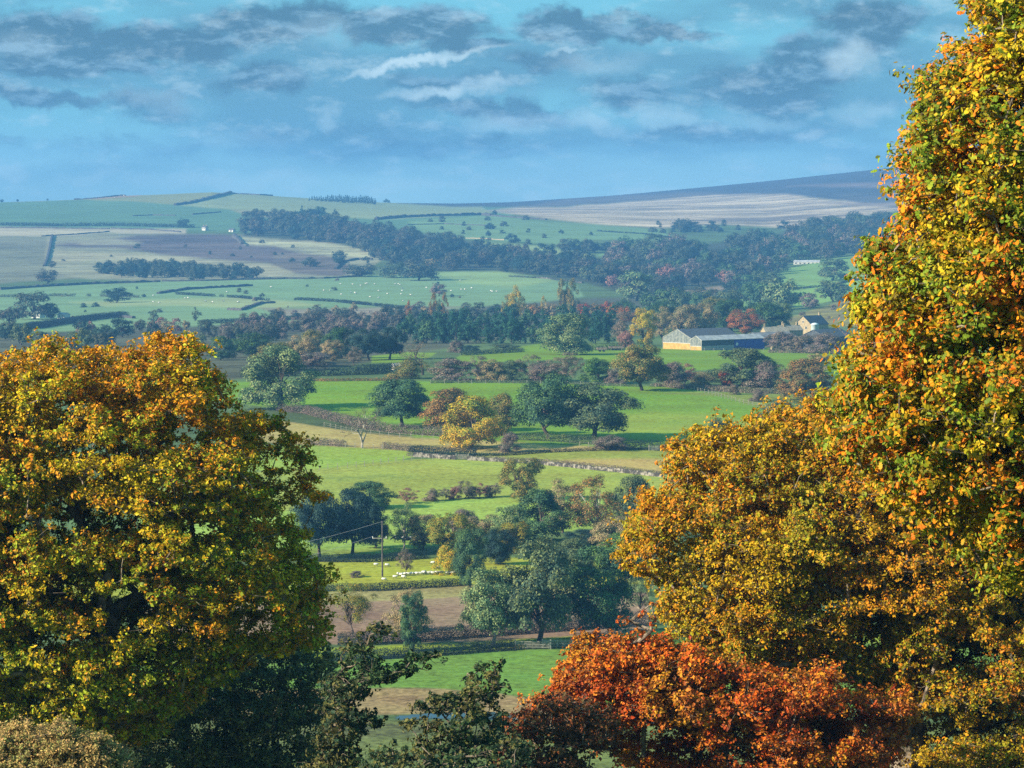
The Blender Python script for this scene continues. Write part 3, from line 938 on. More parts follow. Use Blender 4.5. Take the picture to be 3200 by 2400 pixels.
def wood(poly, gap, hpx, pals, kinds, name, label, group, wr=(.9, 1.3), jitter=.45, cat='tree', limit=200, hmin=0):
    """separate trees standing through a wood, given the outline of its floor; gap in picture units"""
    P = np.array(poly, float); lo, hi = P.min(0), P.max(0)
    pts = []
    gv = gap * .42
    row = 0; vv = lo[1]
    while vv <= hi[1]:
        uu = lo[0] + (gap / 2 if row % 2 else 0)
        while uu <= hi[0]:
            pts.append((uu + rng.normal(0, gap * jitter * .5), vv + rng.normal(0, gv * jitter * .5)))
            uu += gap
        vv += gv; row += 1
    pts = np.array(pts)
    pts = pts[sdist(poly, pts[:, 0], pts[:, 1]) > 0]
    if len(pts) > limit:
        pts = pts[rng.permutation(len(pts))[:limit]]
    for (uu, vv) in pts:
        x, y, z, k = at(uu, vv)
        h = hpx * k * rng.uniform(.75, 1.25)
        kd = kinds[rng.integers(len(kinds))]
        far_tree(kd, x, y, h, h * rng.uniform(*wr) * (.3 if kd in ('poplar',) else .55 if kd == 'conifer' else 1), pals[rng.integers(len(pals))], name, label, group, cat)
    return len(pts)


# ------------------------------------------------------------------ hedges, walls, fences
def resample(pts, step):
    P = np.array(pts, float)
    s = np.concatenate([[0], np.cumsum(np.linalg.norm(np.diff(P[:, :2], axis=0), axis=1))])
    n = max(2, int(s[-1] / step) + 1)
    q = np.linspace(0, s[-1], n)
    x = np.interp(q, s, P[:, 0]); y = np.interp(q, s, P[:, 1])
    return np.stack([x, y, ground_z(x, y)], 1), s[-1]


def line(uv):
    """ground points along a line given by bearings and dips, filled in between"""
    out_ = []
    for (u0, v0), (u1, v1) in zip(uv[:-1], uv[1:]):
        n = max(2, int(abs(u1 - u0) / 25) + 1)
        for s in np.linspace(0, 1, n, endpoint=False):
            out_.append(at(u0 + (u1 - u0) * s, v0 + (v1 - v0) * s)[:3])
    out_.append(at(*uv[-1])[:3])
    return out_


def hedge(uv, h, wd, pal, label, group=None, name='hedge', dens=1.0, leaf=None, cat='hedge', gaps=0.0):
    pts, ln = resample(line(uv), 2.0)
    far = pts[:, 1].mean()
    leaf = leaf or max(.16, far * .00028)
    n = int(min(36000, max(600, dens * ln * (h * 2 + wd) * 2.0 / (leaf * leaf))))
    r = rng
    f = r.random(n) * (len(pts) - 1); i = f.astype(int); q = (f - i)[:, None]
    i = np.minimum(i, len(pts) - 2)
    c_ = pts[i] * (1 - q) + pts[i + 1] * q
    d = norm(pts[i + 1] - pts[i]); s = np.cross(d, [0, 0, 1.]); s = norm(s)
    hh = h * (.72 + .5 * fbm(f * 2 / 3.5, f * 0 + 1.5, 4.0, 3))
    if gaps:
        keep = vnoise(f * 2 / 9.0, f * 0, 9.0) > gaps
        c_, d, s, hh, n = c_[keep], d[keep], s[keep], hh[keep], int(keep.sum())
    th = r.uniform(-.25, math.pi + .25, n)
    rr = r.uniform(.55, 1.05, n)
    off = s * (np.cos(th) * wd * .5 * rr)[:, None] + np.array([0, 0, 1.]) * (np.maximum(np.sin(th), -.1) * hh * rr)[:, None] * 1.0
    low = r.random(n) < .45
    off[low, 2] = r.random(low.sum()) * hh[low]
    p = c_ + off + r.normal(0, leaf * .3, (n, 3))
    nn = off * np.array([1, 1, .7]) + r.normal(0, .5 * h * .5, (n, 3)) + np.array([0, 0, .3])
    o0 = pts[0]
    V, T = leaves(p - o0, nn, leaf * r.uniform(.7, 1.5, n), leaf * r.uniform(.5, .9, n), r)
    o = obj(name, mesh(name, V, [T], [M_FOL]), None, tuple(o0))
    paint(o, pal, .25)
    return tag(o, label, cat, group)


def stone_wall(uv, h, wd, m, label, group=None, name='stone_wall', rag=.18, step=None, cat='wall'):
    step = step or max(1.0, at(*uv[0])[1] * .0012)
    pts, ln = resample(line(uv), step)
    n = len(pts)
    d = np.gradient(pts, axis=0); s = norm(np.cross(norm(d), [0, 0, 1.]))
    hh = h * (1 + rng.normal(0, rag, n)); jj = rng.normal(0, wd * .12, (n, 1))
    o0 = pts[0]
    rows = [pts - s * wd * .5 - [0, 0, .4], pts - s * wd * .42 + np.outer(hh * .55, [0, 0, 1.]) + s * jj, pts - s * wd * .3 + np.outer(hh, [0, 0, 1.]),
            pts + s * wd * .3 + np.outer(hh, [0, 0, 1.]), pts + s * wd * .42 + np.outer(hh * .55, [0, 0, 1.]) + s * jj, pts + s * wd * .5 - [0, 0, .4]]
    V = np.concatenate(rows) - o0
    k = len(rows); idx = np.arange(k * n).reshape(k, n)
    Q = np.concatenate([np.stack([idx[a, :-1], idx[a, 1:], idx[a + 1, 1:], idx[a + 1, :-1]], 1) for a in range(k - 1)])
    caps = np.array([[idx[0, 0], idx[1, 0], idx[4, 0], idx[5, 0]], [idx[1, 0], idx[2, 0], idx[3, 0], idx[4, 0]], [idx[0, -1], idx[5, -1], idx[4, -1], idx[1, -1]], [idx[1, -1], idx[4, -1], idx[3, -1], idx[2, -1]]])
    o = obj(name, mesh(name, V, [Q, caps], [m]), None, tuple(o0))
    return tag(o, label, cat, group)


POSTM = {}


def fence(uv, gap, label, h=1.25, r0=.07, rails=2, name='post_fence', group=None):
    pts, ln = resample(line(uv), gap)
    root = empty(name, tuple(pts[0]), label, 'fence', group)
    key = (h, r0)
    if key not in POSTM:
        V, Q = join([box(0, 0, h / 2 - .2, r0 * 2, r0 * 2, h + .4), box(0, 0, h + .03, r0 * 1.5, r0 * 1.5, .06)])
        POSTM[key] = mesh('post', V, Q, [M_POST])
    for p in pts[:100]:
        o = obj('post', POSTM[key], root, tuple(p - pts[0])); o.rotation_euler = (float(rng.normal(0, .04)), float(rng.normal(0, .04)), 0)
    for k in range(rails):
        hz = h * (.45 + .42 * k)
        q = pts - pts[0] + np.array([0, 0, hz])
        V, Q = tubes(q[:-1], q[1:], np.full(len(q) - 1, .014), np.full(len(q) - 1, .014), 4)
        obj('rail', mesh('rail', V, [Q], [M_POST]), root)
    return root

# ------------------------------------------------------------------ the big trees near the camera
def big_tree(name, label, poly, dist, thick, trunk_u, fork_v, rc, gap, tips, per_tip, leaf, pal, patch, holes=(), pal2=None, seed=1, lobed=False,
             group=None, trunk_r=.34, base_u=None, hollows=(), drift=0.0, less_b=0.0, tipr=.30, twig=.012, lean=0.0, asp=.62, bark=None, tone=None, cat='oak tree', edge=1.0, solid=1.0):
    """An oak whose crown is filled with boughs of leaf sprays. poly: the outline of the crown as seen from the hill; dist: metres away;
    thick: half the depth of the crown in metres; rc: bough radius in metres."""
    r = np.random.default_rng(seed)
    m = dist / F                                      # metres per picture unit at the tree
    P = np.array(poly, float); lo, hi = P.min(0), P.max(0)
    N = 14000
    cu = r.uniform(lo[0], hi[0], N); cv = r.uniform(lo[1], hi[1], N)
    d = sdist(poly, cu, cv) * m
    ok = d > rc * .42
    for (hu, hv, ru, rv) in holes:
        ok &= (((cu - hu) / ru) ** 2 + ((cv - hv) / rv) ** 2) > 1
    cu, cv, d = cu[ok], cv[ok], d[ok]
    T = thick * np.sqrt(1 - (1 - np.minimum(d / (thick * 1.1), 1)) ** 2)
    s = r.uniform(-1, 1, len(cu)); s = np.sign(s) * np.abs(s) ** .6
    t = s * T
    sh = np.ones(len(cu), bool)
    for (hu, hv, ru, rv) in hollows:
        sh &= ~(((((cu - hu) / ru) ** 2 + ((cv - hv) / rv) ** 2) < 1) & (t < T * .45))
    cu, cv, d, T, t = cu[sh], cv[sh], d[sh], T[sh], t[sh]
    a, e = ray(cu, cv)
    Y = dist + t
    C = np.stack([a * Y, Y, e * Y], 1)
    keep = []
    for i in range(len(C)):
        if keep:
            q = C[keep] - C[i]
            if np.min((q ** 2).sum(1)) < gap * gap:
                continue
        keep.append(i)
    C = C[keep]; dd = d[keep]
    rcs = np.minimum(rc * r.uniform(.5, 1.4, len(C)), dd * 1.1 + rc * .25)
    # skeleton: trunk, then every bough joined to the nearest limb below it
    bx, _ = ray(base_u if base_u is not None else trunk_u, 900.)
    bx = float(bx) * dist; gz = float(ground_z(bx, dist))
    fx, fe = ray(trunk_u, fork_v)
    fork = np.array([float(fx) * dist, dist, float(fe) * dist])
    root0 = np.array([bx, dist, gz - .4])
    nodes = [root0]; par = [-1]
    for k in range(1, 7):
        q = root0 + (fork - root0) * k / 6 + (r.normal(0, .12, 3) * (k < 6))
        nodes.append(q); par.append(k - 1)
    cc = C.mean(0)
    top = C[:, 2].max()
    lead = [6]
    for k in range(1, 5):                             # the leader and two big forks
        nodes.append(fork + (np.array([cc[0], dist, fork[2] + (top - fork[2]) * .82]) - fork) * k / 4 + r.normal(0, .25, 3)); par.append(len(nodes) - 2 if k > 1 else 6)
    order = np.argsort(np.linalg.norm((C - fork) * np.array([1, 1, 1.0]), axis=1))
    endn = {}
    for i in order:
        A = np.array(nodes[4:])
        v = C[i] - A
        cost = np.linalg.norm(v, axis=1) + np.maximum(0, -v[:, 2]) * .8
        j = int(np.argmin(cost)) + 4
        p0 = nodes[j]; L = np.linalg.norm(C[i] - p0)
        prev = j
        ns = max(2, int(L / .55))
        for k in range(1, ns + 1):
            f = k / ns
            q = p0 + (C[i] - p0) * f + r.normal(0, .07 * min(L, 2.0), 3) * (f < 1) + np.array([0, 0, .10 * L * math.sin(math.pi * f)])
            nodes.append(q); par.append(prev); prev = len(nodes) - 1
        endn[i] = prev
    nodes = np.array(nodes); par = np.array(par)
    cnt = np.zeros(len(nodes))
    for i, n_ in endn.items():
        cnt[n_] += 1
    for k in range(len(nodes) - 1, 0, -1):
        cnt[par[k]] += cnt[k]
    cnt = np.maximum(cnt, .6)
    rad = trunk_r * (cnt / cnt[0]) ** .47
    rad = np.maximum(rad, .016)
    rad[:2] *= np.array([1.5, 1.15])
    k = np.arange(1, len(nodes))
    rp = np.minimum(rad[par[k]], rad[k] * 1.45)
    big = rad[k] > .05
    seg = []
    for msk, sides in ((big, 8), (~big, 4)):
        kk = k[msk]
        if len(kk):
            seg.append(tubes(nodes[par[kk]], nodes[kk] + norm(nodes[kk] - nodes[par[kk]]) * rad[kk, None] * .3, rp[msk], rad[kk], sides))
    # sprays
    nC = len(C)
    nt = np.maximum(3, (tips * (rcs / rc) ** 1.7).astype(int))
    ci = np.repeat(np.arange(nC), nt)
    dv = norm(r.normal(size=(len(ci), 3)))
    dv[:, 2] = np.where(dv[:, 2] < -.3, -dv[:, 2], dv[:, 2])
    sq = r.uniform(.65, 1.45, (nC, 3)) * np.array([1, 1, .72])
    far_ = r.uniform(.15, 1.05, len(ci)); out_ = r.random(len(ci)) < .15; far_[out_] = r.uniform(1.05, 1.5, out_.sum())
    tp = C[ci] + dv * (rcs[ci] * far_)[:, None] * sq[ci]
    if twig:
        mid = C[ci] * .5 + tp * .5 + r.normal(0, .05, tp.shape)
        seg.append(tubes(C[ci], mid, np.full(len(ci), twig), np.full(len(ci), twig * .75), 3))
        seg.append(tubes(mid, tp, np.full(len(ci), twig * .75), np.full(len(ci), twig * .4), 3))
    li = np.repeat(np.arange(len(ci)), per_tip)
    li = li[r.random(len(li)) < .92]
    ld = norm(r.normal(size=(len(li), 3)))
    lp = tp[li] + ld * (tipr * rcs[ci[li]] * r.uniform(.2, 1.1, len(li)) ** .7)[:, None]
    nn = ld * .4 + dv[li] * .30 + norm(lp - cc) * .25 + np.array([-.22, -.25, .35]) + r.normal(0, .50, ld.shape)
    Ls = leaf * np.clip(np.exp(r.normal(-.05, .33, len(li))), .4, 1.9)
    V, Tq = leaves(lp - root0, nn, Ls, Ls * asp, r, lobed)
    root = empty(name, tuple(root0), label, cat, group)
    sv, sf = join(seg)
    obj('trunk', mesh('trunk', sv - root0, sf, [bark or M_BARK_TWIG], smooth=False), root)
    cr = obj('crown', mesh('crown', V, [Tq], [M_LEAF]), root)
    paint(cr, pal, patch)
    cr['less_b'] = float(less_b); cr['drift'] = float(drift); cr['zref'] = float(cc[2] - root0[2])
    print('BIG', name, 'boughs', nC, 'leaves', len(li), 'D', dist)
    return root


big_tree('oak_tree', 'broad gold and green autumn oak filling the lower left, its dark limbs showing through gaps',
         [(-420, 900), (-300, 800), (-120, 770), (0, 762), (30, 750), (62, 752), (95, 728), (125, 724), (152, 738), (172, 752), (205, 758), (232, 760), (255, 738), (285, 738), (312, 742), (330, 716), (352, 700),
          (372, 722), (402, 720), (428, 734), (452, 730), (446, 762), (436, 790), (470, 796), (500, 800), (500, 836), (512, 866), (556, 890), (572, 910), (594, 888), (618, 904), (640, 930), (668, 940), (676, 976), (700, 992),
          (690, 1036), (704, 1090), (680, 1112), (640, 1120), (664, 1150), (664, 1190), (690, 1215), (752, 1246), (728, 1268), (704, 1284), (712, 1316), (740, 1360), (700, 1420), (640, 1430), (560, 1440), (480, 1500), (400, 1560),
          (330, 1620), (220, 1650), (100, 1640), (0, 1640), (-200, 1620), (-400, 1450), (-520, 1150)],
         112, 5.2, 235, 1330, .62, .74, 26, 18, .115, 'left_oak', .40, drift=.010, less_b=.02,
         hollows=[(490, 870, 62, 52), (400, 955, 70, 42), (200, 1135, 130, 42), (165, 1290, 60, 60), (275, 1325, 62, 70), (610, 1020, 80, 50), (620, 1090, 60, 40), (100, 1395, 70, 40), (540, 1340, 60, 40), (40, 1150, 40, 30), (420, 1150, 60, 30), (250, 900, 40, 26), (590, 960, 30, 24), (560, 1180, 50, 26), (320, 1440, 60, 30), (110, 960, 30, 22), (0, 1300, 40, 40)],
         holes=[(215, 985, 40, 20), (395, 972, 46, 24), (590, 1130, 40, 20), (600, 1010, 22, 14), (520, 1215, 24, 14)],
         seed=3, trunk_r=.55, tipr=.26)

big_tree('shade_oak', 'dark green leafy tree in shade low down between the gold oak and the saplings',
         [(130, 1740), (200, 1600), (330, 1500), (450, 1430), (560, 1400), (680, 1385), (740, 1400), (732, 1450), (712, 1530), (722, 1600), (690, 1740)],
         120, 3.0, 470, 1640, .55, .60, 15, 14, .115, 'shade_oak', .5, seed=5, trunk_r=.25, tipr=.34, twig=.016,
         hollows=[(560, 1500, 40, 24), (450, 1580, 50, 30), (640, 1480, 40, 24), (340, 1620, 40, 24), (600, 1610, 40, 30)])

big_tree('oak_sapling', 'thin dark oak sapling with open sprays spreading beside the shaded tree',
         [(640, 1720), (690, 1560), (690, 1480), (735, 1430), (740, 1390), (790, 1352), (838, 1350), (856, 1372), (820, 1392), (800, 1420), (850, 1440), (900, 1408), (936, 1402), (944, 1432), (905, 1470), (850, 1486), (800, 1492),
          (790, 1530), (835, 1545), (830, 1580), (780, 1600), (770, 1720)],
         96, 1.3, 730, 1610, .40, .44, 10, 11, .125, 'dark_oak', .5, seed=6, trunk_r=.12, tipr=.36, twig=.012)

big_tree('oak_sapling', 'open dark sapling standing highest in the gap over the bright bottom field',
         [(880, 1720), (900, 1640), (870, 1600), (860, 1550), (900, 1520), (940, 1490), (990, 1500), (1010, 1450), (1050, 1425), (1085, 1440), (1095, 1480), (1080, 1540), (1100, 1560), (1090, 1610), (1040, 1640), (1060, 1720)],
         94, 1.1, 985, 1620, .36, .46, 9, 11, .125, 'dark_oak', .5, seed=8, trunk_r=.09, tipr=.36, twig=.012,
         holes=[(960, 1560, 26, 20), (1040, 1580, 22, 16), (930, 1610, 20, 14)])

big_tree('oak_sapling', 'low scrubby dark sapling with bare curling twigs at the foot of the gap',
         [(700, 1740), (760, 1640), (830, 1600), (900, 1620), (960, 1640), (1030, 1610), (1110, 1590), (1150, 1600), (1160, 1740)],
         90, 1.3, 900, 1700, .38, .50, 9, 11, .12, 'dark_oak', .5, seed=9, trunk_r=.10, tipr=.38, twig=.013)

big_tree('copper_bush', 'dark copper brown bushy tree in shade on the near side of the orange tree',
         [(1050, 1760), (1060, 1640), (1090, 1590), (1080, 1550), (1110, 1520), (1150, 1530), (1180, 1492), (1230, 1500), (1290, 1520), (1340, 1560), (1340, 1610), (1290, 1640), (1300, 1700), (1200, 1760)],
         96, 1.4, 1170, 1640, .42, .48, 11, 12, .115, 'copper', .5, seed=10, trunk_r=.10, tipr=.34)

big_tree('red_oak', 'fiery orange red tree with pale twigs below the golden oak',
         [(1120, 1560), (1150, 1515), (1180, 1480), (1212, 1440), (1236, 1404), (1254, 1358), (1280, 1352), (1298, 1384), (1340, 1378), (1390, 1376), (1440, 1380), (1500, 1404), (1560, 1420), (1610, 1436), (1660, 1450), (1710, 1456), (1745, 1445), (1800, 1440), (1830, 1460),
          (1840, 1500), (1930, 1490), (1990, 1496), (1982, 1560), (1940, 1640), (1880, 1760), (1480, 1760), (1420, 1700), (1330, 1650), (1230, 1610)],
         100, 3.2, 1560, 1620, .54, .52, 22, 16, .11, 'red_oak', .45,
         hollows=[(1400, 1600, 130, 44), (1600, 1610, 60, 60), (1780, 1590, 60, 50), (1330, 1530, 60, 28), (1560, 1500, 50, 24), (1500, 1640, 80, 40), (1880, 1560, 40, 30), (1680, 1540, 24, 40)],
         holes=[(1450, 1590, 40, 14), (1560, 1640, 40, 16), (1720, 1500, 30, 14), (1850, 1600, 30, 16)])
big_tree('red_oak', 'upright sprig of orange leaves on bare twigs rising above the fiery tree',
         [(1330, 1400), (1345, 1370), (1335, 1330), (1372, 1320), (1390, 1290), (1420, 1300), (1425, 1350), (1400, 1400)],
         99, .4, 1380, 1385, .20, .44, 4, 6, .11, 'red_oak', .5, seed=13, trunk_r=.07, tipr=.4, twig=.012, cat='young tree')

big_tree('golden_oak', 'great golden brown oak on the right, below and behind the nearest branches',
         [(1430, 960), (1460, 935), (1500, 940), (1530, 912), (1570, 906), (1592, 930), (1612, 880), (1640, 905), (1690, 872), (1740, 862), (1790, 850), (1900, 800), (2300, 780), (2700, 1000), (2750, 1500), (2500, 1760), (2050, 1760), (1960, 1640), (1900, 1560),
          (1830, 1500), (1760, 1470), (1680, 1500), (1560, 1490), (1490, 1430), (1440, 1370), (1408, 1330), (1420, 1290), (1390, 1262), (1340, 1240), (1322, 1190), (1350, 1160), (1352, 1105), (1380, 1070), (1442, 1060), (1438, 1010), (1420, 990)],
         108, 6.0, 1960, 1500, .62, .62, 25, 17, .105, 'gold_oak', .30, drift=.004,
         hollows=[(1660, 1110, 50, 26), (1890, 1370, 60, 50), (1780, 1330, 40, 26), (2090, 1430, 70, 60), (1560, 1240, 40, 18), (2000, 1590, 90, 50), (1700, 1230, 30, 20), (2150, 1560, 60, 50), (1830, 1180, 30, 26), (1960, 1260, 40, 26)], seed=14, trunk_r=.55, tipr=.27,
         holes=[(1470, 1195, 34, 18), (1400, 1120, 14, 10), (1420, 1215, 20, 10), (1650, 1120, 16, 8)])

big_tree('near_oak', 'tall close oak with large green and gold leaves rising past the top of the view',
         [(2140, -200), (2120, 0), (2085, 4), (2062, 40), (2072, 90), (2040, 130), (1990, 168), (1962, 200), (1978, 232), (1962, 268), (1970, 300), (1930, 340), (1946, 380), (1925, 418), (1944, 452), (1930, 500), (1868, 515), (1856, 560),
          (1862, 610), (1840, 645), (1820, 690), (1836, 740), (1812, 800), (1784, 848), (1800, 900), (1790, 950), (1812, 1010), (1860, 1050), (1900, 1120), (1980, 1150), (2040, 1190), (2080, 1260), (2150, 1290), (2300, 1300), (2700, 1250), (2900, 600), (2700, -200), (2400, -420)],
         52, 3.2, 2330, 1150, .38, .38, 24, 14, .082, 'near_oak', .6, less_b=.020,
         hollows=[(2110, 330, 40, 40), (2060, 560, 30, 40), (2140, 760, 40, 60), (1990, 960, 50, 40), (2100, 1130, 60, 40), (1930, 820, 30, 30), (2180, 1000, 40, 50), (2000, 660, 26, 26), (2190, 480, 30, 40)], seed=15, lobed=True, trunk_r=.32, tipr=.34, twig=.006,
         holes=[(2040, 460, 26, 14), (2120, 300, 24, 20), (2080, 1010, 30, 18), (2150, 700, 20, 30), (2000, 900, 16, 24)])

big_tree('bramble_bush', 'tangled tan brown bramble thicket in the bottom corner under the gold oak',
         [(-200, 1800), (-180, 1590), (-90, 1560), (-20, 1586), (40, 1552), (100, 1570), (135, 1544), (180, 1590), (215, 1576), (262, 1620), (290, 1640), (330, 1800)],
         84, 1.8, 60, 1760, .26, .24, 16, 14, .07, 'bramble', .6, seed=16, trunk_r=.06, tipr=.4, twig=.009, asp=.5, cat='bramble')

